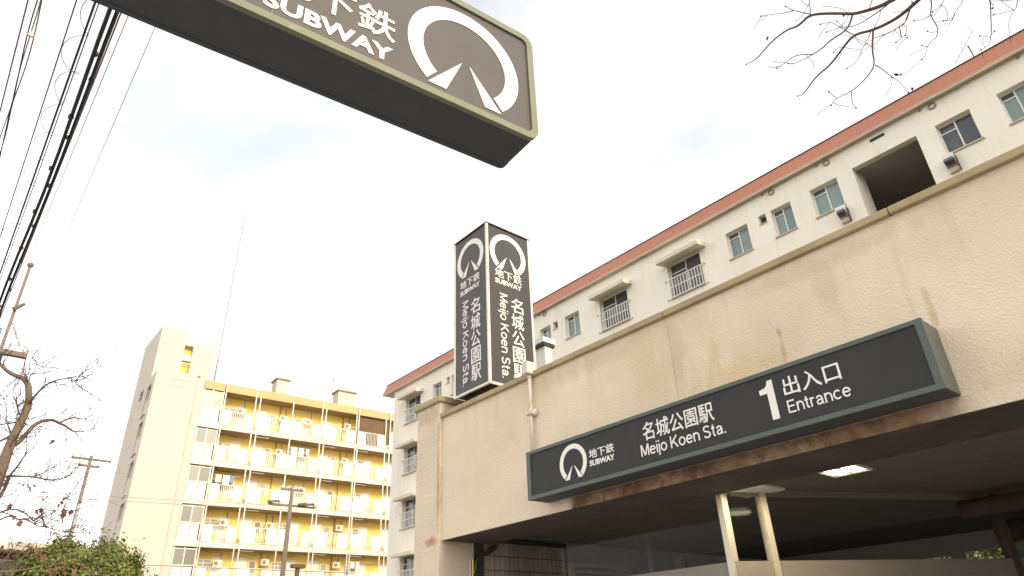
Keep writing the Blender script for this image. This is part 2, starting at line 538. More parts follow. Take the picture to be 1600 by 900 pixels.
def emblem(cu, cv, rad, fmap, parent, thick=0.004):
    """open ring with two converging rails"""
    ri = 0.745
    # line that cuts the ring end, parallel to the outer side of the rail
    px, py, dx, dy = -.135, -.085, -.62, -.785
    def hit(r):
        b = px * dx + py * dy
        c = px * px + py * py - r * r
        a = dx * dx + dy * dy
        t = (-b + math.sqrt(b * b - a * c)) / a
        return math.atan2(py + t * dy, px + t * dx)
    ao, ai = hit(1.0), hit(ri)
    N = 48
    def arc(r, a):
        # from angle a (lower left) clockwise over the top to its mirror image
        a0 = a + 2 * math.pi if a < 0 else a
        a1 = math.pi - a0
        return [(r * math.cos(a0 + (a1 - a0) * k / N), r * math.sin(a0 + (a1 - a0) * k / N)) for k in range(N + 1)]
    o, i = arc(1.0, ao), arc(ri, ai)
    mb = MB()
    P = lambda p, w: fmap(cu + p[0] * rad, cv + p[1] * rad, w)
    for k in range(N):
        mb.poly([P(o[k], thick), P(o[k + 1], thick), P(i[k + 1], thick), P(i[k], thick)])
        mb.poly([P(o[k], 0), P(o[k + 1], 0), P(o[k + 1], thick), P(o[k], thick)])
        mb.poly([P(i[k], 0), P(i[k + 1], 0), P(i[k + 1], thick), P(i[k], thick)])
    for tri in ([(-.065, -.12), (-.64, -.81), (-.34, -.81)], [(.065, -.12), (.34, -.81), (.64, -.81)]):
        mb.poly([P(p, thick) for p in tri])
        for k in range(3):
            a, b = tri[k], tri[(k + 1) % 3]
            mb.poly([P(a, 0), P(b, 0), P(b, thick), P(a, thick)])
    return build_raw(mb, 'emblem', M['letter'], parent)

# ------------------------------------------------------------------ ground
g = MB().box(-900, 900, -900, 900, -.3, -.16).build('ground', M['ground'])
struct(g)
struct(box('road', (-300, 120, -11.0, -2.2, -.156, -.12), M['asphalt']))
struct(box('pavement', (-300, 120, -2.0, 4.9, -.15, 0.0), M['paving']))
struct(box('kerb', (-300, 120, -2.2, -2.0, -.15, .012), M['kerb']))

# ------------------------------------------------------------------ station entrance
st = wthing('station_entrance', 'beige stucco subway station entrance with wide canopy over a dark doorway', 'building', (-3, 5, 0))
WALL_Y, SOF, TOP = 5.0, 2.86, 4.40
for a, b in ((-7.2, -3.4535), (-3.449, 4.5)):
    MB().box(a, b, WALL_Y, 5.22, SOF + .11, TOP + .008).build('fascia_wall', M['stucco'], st)
box('joint_filler', (-3.46, -3.44, WALL_Y + .006, 5.2, SOF + .11, TOP - .002), M['coping'], st)
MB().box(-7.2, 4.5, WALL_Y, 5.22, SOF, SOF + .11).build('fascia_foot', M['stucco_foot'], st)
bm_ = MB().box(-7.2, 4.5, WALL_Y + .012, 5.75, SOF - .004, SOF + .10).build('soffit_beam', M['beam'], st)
for a, b in ((-7.196, -5.62), (-5.612, -3.452), (-3.444, -1.30), (-1.292, .85), (.858, 4.5)):
    box('coping', (a, b, 4.955, 5.30, TOP + .008, 4.47), M['coping'], st, bevel=.008)
# pillar at the left end
pl = box('pillar', (-7.75, -7.2, 4.955, 5.50, 0, 4.63), M['pillar'], st, bevel=.012)
box('pillar_cap', (-7.79, -7.165, 4.915, 5.56, 4.63, 4.71), M['coping'], pl, bevel=.012)
box('roof', (-7.7, 4.5, 5.3, 12.4, 3.15, 3.35), M['grout'], st)
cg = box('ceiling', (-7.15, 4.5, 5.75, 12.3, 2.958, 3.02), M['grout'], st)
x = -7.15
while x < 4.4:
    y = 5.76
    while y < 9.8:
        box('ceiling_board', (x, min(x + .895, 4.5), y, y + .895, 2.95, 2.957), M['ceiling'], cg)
        y += .90
    x += .90
box('side_wall', (-7.75, -7.26, 5.5, 12.3, 0, 3.15), M['dark_wall'], st)
bw = MB()
for d_ in ((-7.26, -5.0, 0, 3.0), (-5.0, -4.06, 0, 2.52), (-5.0, -4.06, 2.67, 3.0), (-4.06, -3.86, 0, 3.0), (-3.86, -3.25, 0, 2.46), (-3.86, -3.25, 2.70, 3.0), (-3.25, 4.5, 0, 3.0)):
    bw.box(d_[0], d_[1], 12.3, 12.4, d_[2], d_[3])
bw.build('back_wall', M['dark_wall'], st)
box('end_wall', (4.5, 4.62, 5.0, 12.4, 0, 4.4), M['dark_wall'], st)
box('floor', (-7.26, 4.5, 4.9, 12.3, -.1, .004), M['dark_wall'], st)
# tiled inner wall: every tile is a piece
tw = box('tile_backing', (-7.262, -7.215, 5.52, 7.16, 0.0, 2.945), M['grout'], st)
tile_me = None
for r in range(6):
    zt = 2.885 - r * .1695
    for c in range(19):
        y0 = 5.664 + c * .0845
        if y0 + .077 > 7.16:
            continue
        if tile_me is None:
            mbt = MB().box(0, .012, 0, .0765, -.1595, 0)
            tile = mbt.build('tile', M['tile'], tw, bevel=.002)
            tile_me = tile.data
        else:
            tile = link('tile', tile_me, M['tile'], tw)
        tile.location = (-7.216 + random.uniform(-.001, .001), y0, zt)
# louvre cabinet beside the tiles
cab = MB()
cab.box(-7.22, -7.12, 7.16, 7.22, 0, 2.70)
cab.box(-7.22, -7.12, 7.22, 8.0, 2.64, 2.70)
for k in range(9):
    cab.box(-7.2, -7.13, 7.22, 8.0, 2.56 - k * .075, 2.60 - k * .075)
cab.build('louvre_panel', M['dark_wall'], st)
# ogee-edged gate leaf with brass edge in front of the tiles
og = [(5.46, 2.30), (5.463, 2.495), (5.505, 2.645), (5.547, 2.715), (5.60, 2.752), (5.651, 2.768), (5.70, 2.78), (5.746, 2.803), (5.79, 2.83), (5.821, 2.857)]
ring = [(-7.19, y, z) for y, z in og] + [(-7.19, 5.86, 2.857), (-7.19, 5.83, 2.80), (-7.19, 5.76, 2.755), (-7.19, 5.69, 2.725), (-7.19, 5.63, 2.70), (-7.19, 5.60, 2.63), (-7.19, 5.60, 2.30)]
gate = MB().prism(ring, (.035, 0, 0)).build('gate_bracket', M['black'], st)
MB().tube([(-7.153, y - .004, z + .004) for y, z in og[1:]], .008, 6).build('brass_edge', M['brass'], gate)
MB().tube([(-7.15, 5.44, 1.9), (-7.15, 5.44, 2.66)], .010, 8).build('brass_rod', M['brass'], gate)
MB().tube([(-7.16, 5.405, 1.9), (-7.16, 5.405, 2.68)], .012, 8).build('steel_rod', M['alu'], gate)
# glazed screen: a leg parallel to the wall and one running back at an angle
c0 = Vector((-3.84, 6.0, 0))
dirR = Vector((.43, .903, 0)).normalized()
nrm = Vector((dirR.y, -dirR.x, 0))
def plate(p, q, t, z0, z1):
    p, q = Vector(p), Vector(q)
    d = (q - p).normalized()
    w = Vector((-d.y, d.x, 0)) * (t / 2)
    return MB().prism([(*(p + w).xy, z0), (*(q + w).xy, z0), (*(q - w).xy, z0), (*(p - w).xy, z0)], (0, 0, z1 - z0))
plate(c0 + Vector((-3.2, 0, 0)), c0, .07, 2.0, 2.285).build('transom', M['transom'], st)
plate(c0, c0 + dirR * 5.2, .07, 2.0, 2.287).build('transom', M['transom'], st)
def mullion(p, d, w=.062, t=.10):
    p = Vector(p)
    return plate(p - d * w / 2, p + d * w / 2, t, 2.0, 2.948).build('mullion', M['alu'], st)
X_ = Vector((1, 0, 0))
mullion(c0, X_)
mullion(c0 + dirR * .44, dirR)
for t_ in (3.35, 4.6):
    q_ = c0 + dirR * t_
    plate(q_ - dirR * .045, q_ + dirR * .045, .10, 2.0, 2.948).build('mullion', M['beam'], st)
for p, q in ((c0 + X_ * -3.2, c0 + X_ * -.04), (c0 + dirR * .04, c0 + dirR * .40), (c0 + dirR * .48, c0 + dirR * 3.3), (c0 + dirR * 3.4, c0 + dirR * 4.55)):
    plate(p, q, .008, 2.288, 2.93).build('glass_pane', M['glass'], st)
plate(c0 + dirR * .1, c0 + dirR * 5.2, .05, 2.895, 2.949).build('header', M['transom'], st)
box('head_plate', (-3.86, -3.42, 6.02, 6.50, 2.925, 2.947), M['lamp_tray'], st)
# ducts and pipes deep inside
MB().tube([(-6.42, 8.0, 0), (-6.42, 8.0, 2.95)], .045, 10).build('inner_pipe', M['dark_wall'], st, True)
MB().tube([(-6.16, 8.3, 0), (-6.16, 8.3, 2.72)], .10, 14).build('inner_pipe', M['dark_wall'], st, True)
MB().tube([(-2.6, 8.6, 2.78), (3.5, 8.2, 2.78)], .09, 12).build('duct', M['beam'], st, True)
MB().tube([(-2.6, 9.6, 2.62), (3.5, 9.2, 2.62)], .12, 12).build('duct', M['beam'], st, True)

# recessed ceiling lights
def ceiling_light(cx, cy, label):
    r = wthing('ceiling_light', label, 'light', (cx, cy, 2.95), 'recessed lights under the canopy')
    mb = MB()
    a, h = .17, .075
    mb.box(cx - a, cx + a, cy - a, cy + a, 2.945 - .002, 2.945)
    mb = MB()
    for s in (-1, 1):
        mb.box(cx - a, cx + a, cy + s * a - .008, cy + s * a + .008, 2.93, 2.949)
        mb.box(cx + s * a - .008, cx + s * a + .008, cy - a + .008, cy + a - .008, 2.93, 2.949)
    mb.build('rim', M['lamp_tray'], r)
    box('tray', (cx - a + .01, cx + a - .01, cy - a + .01, cy + a - .01, 2.938, 2.944), M['lamp_tray'], r)
    for s in (-1, 1):
        box('lamp_lens', (cx + s * .078 - .058, cx + s * .078 + .058, cy - .12, cy + .12, 2.934, 2.937), M['lamp'], r)
    ld = bpy.data.lights.new('fixture_light', 'AREA')
    ld.energy = 4.0
    ld.size = .28
    ld.color = (1.0, .84, .58)
    lo = bpy.data.objects.new('fixture_light', ld)
    lo.location = (0, 0, -.055)
    lo.parent = r
    col.objects.link(lo)
    return r
ceiling_light(-2.70, 6.27, 'lit square recessed light in the canopy ceiling under the long entrance sign')
ceiling_light(-3.50, 5.90, 'lit recessed light mostly hidden behind the beam above the bright steel posts')

# conduit with junction box
cd_ = wthing('conduit', 'pale conduit pipe with small junction box running down the stucco wall', 'pipe', (-5.40, 4.95, 3.4))
MB().tube([(-5.395, 4.955, 4.50), (-5.40, 4.955, 4.1), (-5.405, 4.955, 3.98), (-5.41, 4.955, 3.47)], .021, 10).build('pipe', M['pipe'], cd_, True)
jb = box('junction_box', (-5.43, -5.335, 4.87, 5.0, 4.43, 4.575), M['pipe'], cd_, bevel=.01)
box('red_side', (-5.436, -5.4305, 4.88, 4.97, 4.44, 4.565), M['jbox'], jb)
MB().tube([(-5.40, 4.955, 4.43), (-5.40, 4.955, 4.39)], .03, 10).build('collar', M['pipe'], cd_, True)
box('clamp', (-5.455, -5.345, 4.925, 4.998, 3.955, 3.985), M['pipe'], cd_, bevel=.006)
MB().tube([(-5.35, 4.965, 3.94), (-5.35, 4.965, 4.01)], .025, 10).build('coupling', M['pipe'], cd_, True)

# vent box on the canopy roof
vb = wthing('roof_vent_box', 'small white rooftop box with dark-edged cap behind the tower sign', 'vent', (-7.76, 7.07, 3.35))
box('body', (-8.3, -7.22, 7.0, 7.15, 3.35, 5.98), M['b_wall'], vb)
cp = box('cap', (-8.4, -7.19, 6.95, 7.2, 5.98, 6.03), M['void'], vb)
box('cap_top', (-8.42, -7.18, 6.94, 7.21, 6.032, 6.12), M['trim_white'], cp)

# ------------------------------------------------------------------ long entrance sign
es = wthing('entrance_sign', 'long dark box sign over the doorway with a large number 1 and Entrance', 'sign', (-3.27, 5, 2.97))
FY = 4.72
box('housing', (-5.258, -1.276, FY + .03, 4.998, 2.974, 3.458), M['sign_green'], es, bevel=.006)
fr = MB()
fr.box(-5.262, -1.272, FY, FY + .03, 3.43, 3.462)
fr.box(-5.262, -1.272, FY, FY + .03, 2.97, 3.006)
fr.box(-5.262, -5.207, FY, FY + .03, 3.006, 3.43)
fr.box(-1.322, -1.272, FY, FY + .03, 3.006, 3.43)
fr.build('frame', M['sign_green'], es)
box('underside', (-5.25, -1.284, FY + .035, 4.99, 2.9705, 2.9735), M['under'], es)
box('panel', (-5.207, -1.322, FY + .012, FY + .029, 3.006, 3.43), M['sign_panel'], es)
fE = lambda u, v, w: (u, FY + .0118 - w, v)
emblem(-4.592, 3.213, .185, fE, es)
lettering('地下鉄', (-4.372, -4.052, 3.202, 3.287), fE, es, .008)
lettering('SUBWAY', (-4.372, -4.058, 3.130, 3.184), fE, es, .03)
lettering('名城公園駅', (-3.70, -2.955, 3.209, 3.372), fE, es, .007)
sans('Meijo Koen Sta.', (-3.745, -2.873, 3.082, 3.184), fE, es)
one = [(-2.402, 3.075), (-2.402, 3.382), (-2.443, 3.382), (-2.452, 3.352), (-2.470, 3.333), (-2.522, 3.322), (-2.522, 3.285), (-2.460, 3.285), (-2.460, 3.075)]
MB().prism([fE(u, v, 0) for u, v in one], (0, -.004, 0)).build('numeral', M['letter'], es)
lettering('出入口', (-2.325, -1.882, 3.222, 3.366), fE, es, .008)
sans('Entrance', (-2.325, -1.846, 3.090, 3.186), fE, es)

# ------------------------------------------------------------------ tower sign
ts = wthing('tower_sign', 'tall four-sided dark tower sign with pale edges standing behind the parapet', 'sign', (-6.58, 5.41, 4.3))
tx0, tx1, ty0, ty1, tz0, tz1 = -6.965, -6.19, 5.005, 5.82, 4.60, 7.02
box('core', (tx0 + .012, tx1 - .012, ty0 + .012, ty1 - .012, tz0 + .02, tz1 - .01), M['tower_panel'], ts)
for x in (tx0, tx1 - .035):
    for y in (ty0, ty1 - .035):
        box('corner_strip', (x, x + .035, y, y + .035, tz0, tz1), M['tower_trim'], ts, bevel=.005)
tr_ = MB()
tr_.box(tx0 + .035, tx1 - .035, ty0 + .002, ty0 + .03, tz0, tz0 + .03)
tr_.box(tx1 - .03, tx1 - .002, ty0 + .035, ty1 - .035, tz0, tz0 + .03)
tr_.build('bottom_trim', M['tower_trim'], ts)
tp = MB()
tp.box(tx0 - .006, tx1 + .006, ty0 - .006, ty1 + .006, tz1, tz1 + .014)
tp.build('top_cap', M['tower_panel'], ts)
box('plinth', (tx0 + .1, tx1 - .1, ty0 + .12, ty1 - .1, 3.35, tz0 + .02), M['void'], ts)
fL = lambda u, v, w: (u, ty0 + .0118 - w, v)
fR = lambda u, v, w: (tx1 - .0118 + w, u, v)
emblem(-6.584, 6.607, .309, fL, ts)
lettering('地下鉄', (-6.823, -6.37, 6.182, 6.308), fL, ts, .008)
lettering('SUBWAY', (-6.823, -6.373, 6.080, 6.152), fL, ts, .03)
for k, ch in enumerate('名城公園駅'):
    lettering(ch, (-6.58, -6.375, 5.93 - (k + .96) * .243, 5.93 - (k + .03) * .243), fL, ts, .007)
sans('Meijo Koen Sta.', (-6.765, -6.632, 4.715, 5.965), fL, ts, turn=True)
emblem(5.40, 6.612, .332, fR, ts)
lettering('地下鉄', (5.15, 5.64, 6.192, 6.338), fR, ts, .008)
lettering('SUBWAY', (5.15, 5.634, 6.096, 6.174), fR, ts, .03)
for k, ch in enumerate('名城公園駅'):
    lettering(ch, (5.42, 5.64, 5.955 - (k + .96) * .246, 5.955 - (k + .03) * .246), fR, ts, .007)
sans('Meijo Koen Sta.', (5.222, 5.362, 4.715, 5.955), fR, ts, turn=True)

# ------------------------------------------------------------------ overhead sign on its pole (local u along the sign)
aO = R(5.023)
oh = thing('overhead_sign', 'large dark box sign with olive frame hanging overhead at the top', 'sign', (-1.56, 1.561, 3.5), R(90) - aO)
# local x = along the sign (away from the viewer), local y = towards the far side (-normal), z up
def rrect(u0, u1, v0, v1, r, n=6):
    pts = []
    for cx, cy, a0 in ((u1 - r, v1 - r, 0), (u0 + r, v1 - r, 90), (u0 + r, v0 + r, 180), (u1 - r, v0 + r, 270)):
        for k in range(n + 1):
            a = R(a0 + 90 * k / n)
            pts.append((cx + r * math.cos(a), cy + r * math.sin(a)))
    return pts
ou = rrect(-2.35, .0, .0, .62, .055)
iu = rrect(-2.31, -.032, .032, .586, .03)
def ring_frame(o, i, y0, y1):
    mb = MB()
    n = len(o)
    for k in range(n):
        j = (k + 1) % n
        mb.poly([(o[k][0], y0, o[k][1]), (o[j][0], y0, o[j][1]), (i[j][0], y0, i[j][1]), (i[k][0], y0, i[k][1])])
        mb.poly([(o[k][0], y0, o[k][1]), (o[j][0], y0, o[j][1]), (o[j][0], y1, o[j][1]), (o[k][0], y1, o[k][1])])
        mb.poly([(i[k][0], y0, i[k][1]), (i[j][0], y0, i[j][1]), (i[j][0], y1, i[j][1]), (i[k][0], y1, i[k][1])])
        mb.poly([(o[k][0], y1, o[k][1]), (o[j][0], y1, o[j][1]), (i[j][0], y1, i[j][1]), (i[k][0], y1, i[k][1])])
    return mb
ring_frame(ou, iu, 0.0, .022).build('frame', M['olive'], oh)
hs = rrect(-2.348, -.002, .002, .618, .053)
MB().prism([(u, .0225, v) for u, v in hs], (0, .196, 0)).build('housing', M['under'], oh)
ring_frame(ou, iu, .2187, .2405).build('far_frame', M['under'], oh)
MB().prism([(u, .010, v) for u, v in rrect(-2.309, -.033, .033, .585, .03)], (0, .012, 0)).build('panel', M['over_panel'], oh)
MB().prism([(u, .219, v) for u, v in rrect(-2.309, -.033, .033, .585, .03)], (0, .012, 0)).build('far_panel', M['over_panel'], oh)
fO = lambda u, v, w: (u, .0098 - w, v)
emblem(-.358, .280, .268, fO, oh, .003)
lettering('地下鉄', (-1.165, -.676, .172, .322), fO, oh, .01, thick=.003)
lettering('SUBWAY', (-1.165, -.683, .064, .139), fO, oh, .035, thick=.003)
box('panel_seam', (-1.132, -1.129, .0085, .0099, .034, .584), M['olive'], oh)
sp = MB().tube([(-2.62, .12, -3.5), (-2.62, .12, .9)], .057, 16).build('support_pole', M['galv'], oh, True)
for v in (.16, .46):
    MB().tube([(-2.62, .12, v), (-2.34, .12, v)], .028, 10).build('bracket', M['galv'], sp, True)

# ------------------------------------------------------------------ apartment block behind the station
YB = 18.3
bb = wthing('apartment_building', 'long cream apartment block with red-brown eave rising behind the station wall', 'building', (-9, 23, 0))
small = [(-27.28, -26.5), (-25.66, -24.98), (-24.33, -23.46), (-20.64, -19.77), (-19.12, -18.44), (-17.57, -16.75), (-9.71, -8.87), (-8.0, -7.31), (-6.65, -5.78), (-2.97, -2.11), (-1.46, -.77), (.12, .96)]
balc = [(-29.80, -28.42), (-15.60, -14.18), (-12.22, -10.82), (2.1, 3.5)]
vents = [(-26.07, -25.81), (-18.28, -18.0), (-8.44, -8.18), (-.58, -.31)]
opens = [(-22.96, -21.14), (-5.29, -3.46)]
FL = 2.637
holes = []
for a, b in small:
    holes.append((a, b, 12.87, 13.87))
for a, b in balc:
    holes.append((a, b, 12.46, 13.84))
for a, b in vents:
    holes.append((a, b, 13.57, 13.89))
for a, b in opens:
    holes.append((a, b, 11.6, 13.88))
lower = []
for k in (1, 2, 3, 4):
    lower.append(((-29.80, -28.42, 12.46 - FL * k, 13.84 - FL * k), 'balc'))
    lower.append(((-27.28, -26.5, 12.87 - FL * k, 13.87 - FL * k), 'small'))
    holes += [lower[-2][0], lower[-1][0]]
build_raw(wall_holes(-31.04, 14.0, 0, 14.66, holes, .22, YB), 'front_wall', M['b_wall'], bb)
sh = MB()
sh.poly([(-31.04, YB, 0), (-31.04, YB, 14.66), (-31.04, 27.5, 14.66), (-31.04, 27.5, 0)])
sh.poly([(14, YB, 0), (14, 27.5, 0), (14, 27.5, 14.66), (14, YB, 14.66)])
sh.poly([(-31.04, 27.5, 0), (-31.04, 27.5, 14.66), (14, 27.5, 14.66), (14, 27.5, 0)])
build_raw(sh, 'outer_walls', M['b_wall'], bb)
rf = box('roof', (-32.0, 14.4, 18.45, 28.2, 14.9, 15.26), M['soffit'], bb)
box('soffit', (-32.02, 14.4, 18.12, 28.3, 14.66, 14.72), M['soffit'], bb)
box('eave_lip', (-32.03, 14.4, 18.10, 18.165, 14.615, 14.658), M['soffit'], bb)
pan_me = None
PW = .60
k = 0
x = -32.04
while x < 14.2:
    if pan_me is None:
        ringp = [(0, 18.10, 14.66), (0, 18.385, 15.32), (0, 18.46, 15.32), (0, 18.2, 14.66)]
        p0 = MB().prism(ringp, (PW - .002, 0, 0)).build('fascia_panel', M['fascia'], rf)
        pan_me = p0.data
    else:
        p0 = link('fascia_panel', pan_me, M['fascia'], rf)
    p0.location = (x, random.uniform(-.002, .002), 0)
    x += PW
box('ridge_flashing', (-32.05, 14.3, 18.36, 18.50, 15.322, 15.345), M['void'], rf)
MB().prism([(-32.05, 18.10, 14.66), (-32.05, 18.385, 15.32), (-32.05, 28.2, 15.32), (-32.05, 28.5, 14.66)], (.009, 0, 0)).build('end_fascia', M['fascia'], rf)

def window(a, b, c, d, parent, kind, yw=YB, dep=.22):
    """sliding window filling the opening a..b x c..d; the frame is a part, panes are its pieces"""
    y0 = yw + dep - .055
    w = .035
    f = MB()
    f.box(a, b, y0, y0 + .05, d - w, d)
    f.box(a, b, y0, y0 + .05, c, c + w)
    f.box(a, a + w, y0, y0 + .05, c + w, d - w)
    f.box(b - w, b, y0, y0 + .05, c + w, d - w)
    m_ = (a + b) / 2 - .01
    f.box(m_ - .018, m_ + .018, y0 - .004, y0 + .046, c + w, d - w)
    zt = c + (d - c) * (.80 if kind == 'small' else .74)
    f.box(a + w, m_ - .018, y0 - .002, y0 + .044, zt - .02, zt + .012)
    fo = f.build('window', M['trim_white'], parent)
    pm = M['pane'] if kind == 'small' else M['pane_dark']
    if kind == 'dark':
        pm = M['pane_dark']
    box('pane', (m_ + .018, b - w, y0 + .020, y0 + .026, c + w, d - w), pm, fo)
    box('pane', (a + w, m_ - .018, y0 + .028, y0 + .034, c + w, zt - .02), pm, fo)
    box('pane', (a + w, m_ - .018, y0 + .034, y0 + .038, zt + .012, d - w), M['pane_dark'], fo)
    return fo

def balcony_window(a, b, c, d, parent):
    fo = window(a, b, c, d, parent, 'tall')
    # cantilevered hood over the opening
    ring = [(a - .22, YB, d + .10), (a - .22, YB - .50, d + .055), (a - .22, YB - .50, d - .145), (a - .22, YB, d - .10)]
    ring = [(a - .25, YB + .002, d + .16), (a - .25, YB - .50, d + .06), (a - .25, YB - .50, d - .20), (a - .25, YB + .002, d - .14)]
    ring = [(a - .12, YB - .001, d + .14), (a - .12, YB - .50, d + .06), (a - .12, YB - .50, d - .09), (a - .12, YB - .40, d - .10), (a - .12, YB - .001, d - .02)]
    MB().prism(ring, (b - a + .42, 0, 0)).build('hood', M['awning'], parent)
    # railing
    r = MB()
    y = YB - .10
    zt, zb = c + .70, c - .02
    for z in (zt, (zt + zb) / 2 + .02, zb):
        r.box(a + .05, b + .02, y - .015, y + .015, z - .014, z + .014)
    n = 11
    for k in range(n + 1):
        u = a + .06 + (b - a - .06) * k / n
        r.box(u - .011, u + .011, y - .010, y + .010, zb + .014, zt - .014)
    for z in (zt, zb):
        r.box(a + .03, a + .05, y, YB, z - .012, z + .012)
        r.box(b + .02, b + .04, y, YB, z - .012, z + .012)
    r.build('railing', M['trim_white'], parent)
    for u in (a - .13, b + .12):
        for z in (zt + .03, zb):
            MB().tube([(u, YB - .06, z), (u, YB, z)], .028, 8).build('anchor', M['sill'], parent)
    box('sill', (a - .03, b + .03, YB - .05, YB + .07, c - .045, c - .002), M['sill'], fo)

for i, (a, b) in enumerate(small):
    fo = window(a, b, 12.87, 13.87, bb, 'dark' if i == 9 else 'small')
    box('sill', (a - .04, b + .04, YB - .05, YB + .07, 12.825, 12.868), M['sill'], fo)
for a, b in balc:
    balcony_window(a, b, 12.46, 13.84, bb)
for h, kd in lower:
    if kd == 'balc':
        balcony_window(*h, bb)
    else:
        fo = window(*h, bb, 'small')
        box('sill', (h[0] - .04, h[1] + .04, YB - .05, YB + .07, h[2] - .045, h[2] - .002), M['sill'], fo)
for a, b in vents:
    v = box('vent', (a, b, YB + .18, YB + .21, 13.57, 13.89), M['void'], bb)
    box('sill', (a - .02, b + .02, YB - .03, YB + .08, 13.535, 13.568), M['sill'], v)
for a, b in opens:
    y0 = YB + .221
    o = MB()
    for u0, u1, v0, v1 in ((a - 1.2, b + .6, y0, YB + 5.0),):
        z0, z1 = 11.2, 14.0
        o.poly([(u0, v0, z0), (u0, v1, z0), (u0, v1, z1), (u0, v0, z1)])
        o.poly([(u1, v0, z0), (u1, v0, z1), (u1, v1, z1), (u1, v1, z0)])
        o.poly([(u0, v0, z1), (u0, v1, z1), (u1, v1, z1), (u1, v0, z1)])
        o.poly([(u0, v1, z0), (u1, v1, z0), (u1, v1, z1), (u0, v1, z1)])
        o.poly([(u0, v0, z0), (u1, v0, z0), (u1, v1, z0), (u0, v1, z0)])
    build_raw(o, 'stairwell', M['stairwell'], bb)
    box('stair_jamb', (a - .12, a - .002, y0, YB + .9, 11.2, 13.99), M['b_wall'], bb)
# exhaust hoods under two windows
for x in (-6.02, -3.08, -23.7, -20.0):
    hd = MB()
    hd.prism([(x, YB, 12.80), (x, YB - .26, 12.74), (x, YB - .26, 12.60), (x, YB - .10, 12.42), (x, YB, 12.42)], (.27, 0, 0))
    ho = hd.build('exhaust_hood', M['hood'], bb)
    gv = MB()
    for k in range(4):
        gv.box(x + .02, x + .25, YB - .24 + k * .045, YB - .225 + k * .045, 12.50 - k * .03, 12.58 - k * .03)
    gv.box(x + .03, x + .24, YB - .262, YB - .20, 12.598, 12.62)
    gv.build('louvre', M['void'], ho)
    box('side_plate', (x + .275, x + .285, YB - .16, YB, 12.26, 12.70), M['void'], ho)
    box('base_plate', (x + .02, x + .27, YB - .10, YB - .002, 12.26, 12.40), M['sill'], ho)
# round flanged vents under the eave
for x in (-18.75, -7.8, -5.91, -2.83, -.4):
    rg = MB()
    N = 20
    for k in range(N):
        a0, a1 = 2 * math.pi * k / N, 2 * math.pi * (k + 1) / N
        P = lambda r, a, y: (x + r * math.cos(a), y, 14.50 + r * math.sin(a))
        rg.poly([P(.105, a0, YB - .04), P(.105, a1, YB - .04), P(.07, a1, YB - .04), P(.07, a0, YB - .04)])
        rg.poly([P(.105, a0, YB - .04), P(.105, a1, YB - .04), P(.105, a1, YB), P(.105, a0, YB)])
        rg.poly([P(.07, a0, YB - .04), P(.07, a1, YB - .04), P(.07, a1, YB - .003), P(.07, a0, YB - .003)])
    rg.build('round_vent', M['vent_brown'], bb)
    MB().tube([(x - .31, YB - .05, 14.57), (x - .31, YB, 14.57)], .035, 10).build('pipe_stub', M['vent_brown'], bb)
box('slot_vent', (-4.58, -4.17, YB - .02, YB + .01, 14.395, 14.485), M['void'], bb)

# antenna on that roof
an = wthing('roof_antenna', 'thin television antenna on the red-edged roof below the bare twigs', 'antenna', (-2.1, 19.6, 15.26))
MB().tube([(-1.60, 19.6, 15.26), (-1.62, 19.6, 16.72)], .02, 8).build('mast', M['bark'], an)
bo = MB().tube([(-2.09, 19.6, 16.36), (-1.36, 19.6, 17.12)], .012, 6).build('boom', M['galv'], an)
el = MB()
for k in range(6):
    t = k / 5
    c_ = Vector((-2.05 + .66 * t, 19.6, 16.40 + .68 * t))
    el.tube([c_ + Vector((0, -.28 + .02 * k, .0)), c_ + Vector((0, .28 - .02 * k, .0))], .006, 5)
el.build('element', M['galv'], bo)
MB().tube([(-1.36, 19.55, 17.12), (-1.40, 19.5, 17.26), (-1.52, 19.5, 17.30)], .008, 6).build('loop', M['galv'], bo)

# ------------------------------------------------------------------ balcony block on the left
aC = R(2.849)
dC = Vector((math.sin(aC), math.cos(aC), 0))
Pc = Vector((-50.6, 0, 0))
Oc = Pc - dC * Pc.dot(dC)
cb = thing('balcony_apartment_building', 'pale apartment block with yellow-walled balconies and a plain stair tower', 'building', Oc, R(90) - aC)
# local x runs along the facade, local y into the building
ZC = [19.64, 16.77, 14.10, 11.43, 8.70, 6.02, 3.35]
S0, S1 = 12.5, 34.0
box('main_body', (10.9, S1, 1.32, 10.5, 0, 20.1), M['c_back'], cb)
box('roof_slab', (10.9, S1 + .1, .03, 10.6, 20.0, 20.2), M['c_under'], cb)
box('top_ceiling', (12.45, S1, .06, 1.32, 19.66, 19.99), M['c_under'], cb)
posts = [(12.50, 20.25), (14.75, 21.0), (15.09, 19.66), (17.68, 19.66), (20.10, 21.3), (20.42, 19.66), (23.10, 19.66), (23.30, 20.33), (25.80, 19.75), (26.21, 21.2), (28.5, 19.66), (31.2, 19.66), (33.9, 20.2)]
bands = [10.9, 12.43, 14.78, 20.13, 23.22, 26.15, 31.0, 34.0]
for a, b in zip(bands[:-1], bands[1:]):
    box('roof_band', (a + .035, b - .035, 0.0, .10, 19.64, 20.26), M['c_band'], cb)
box('band_backing', (10.9, S1, .101, .14, 19.66, 20.24), M['void'], cb)
for s, zt in posts:
    MB().tube([(s, -.045, 0), (s, -.045, zt)], .045, 8).build('post', M['c_post'], cb, True)
bays = [(12.55, 14.68), (15.15, 17.62), (17.74, 20.03), (20.48, 23.04), (23.36, 25.75), (26.27, 28.45), (28.55, 31.15), (31.25, 33.85)]
bars = MB()
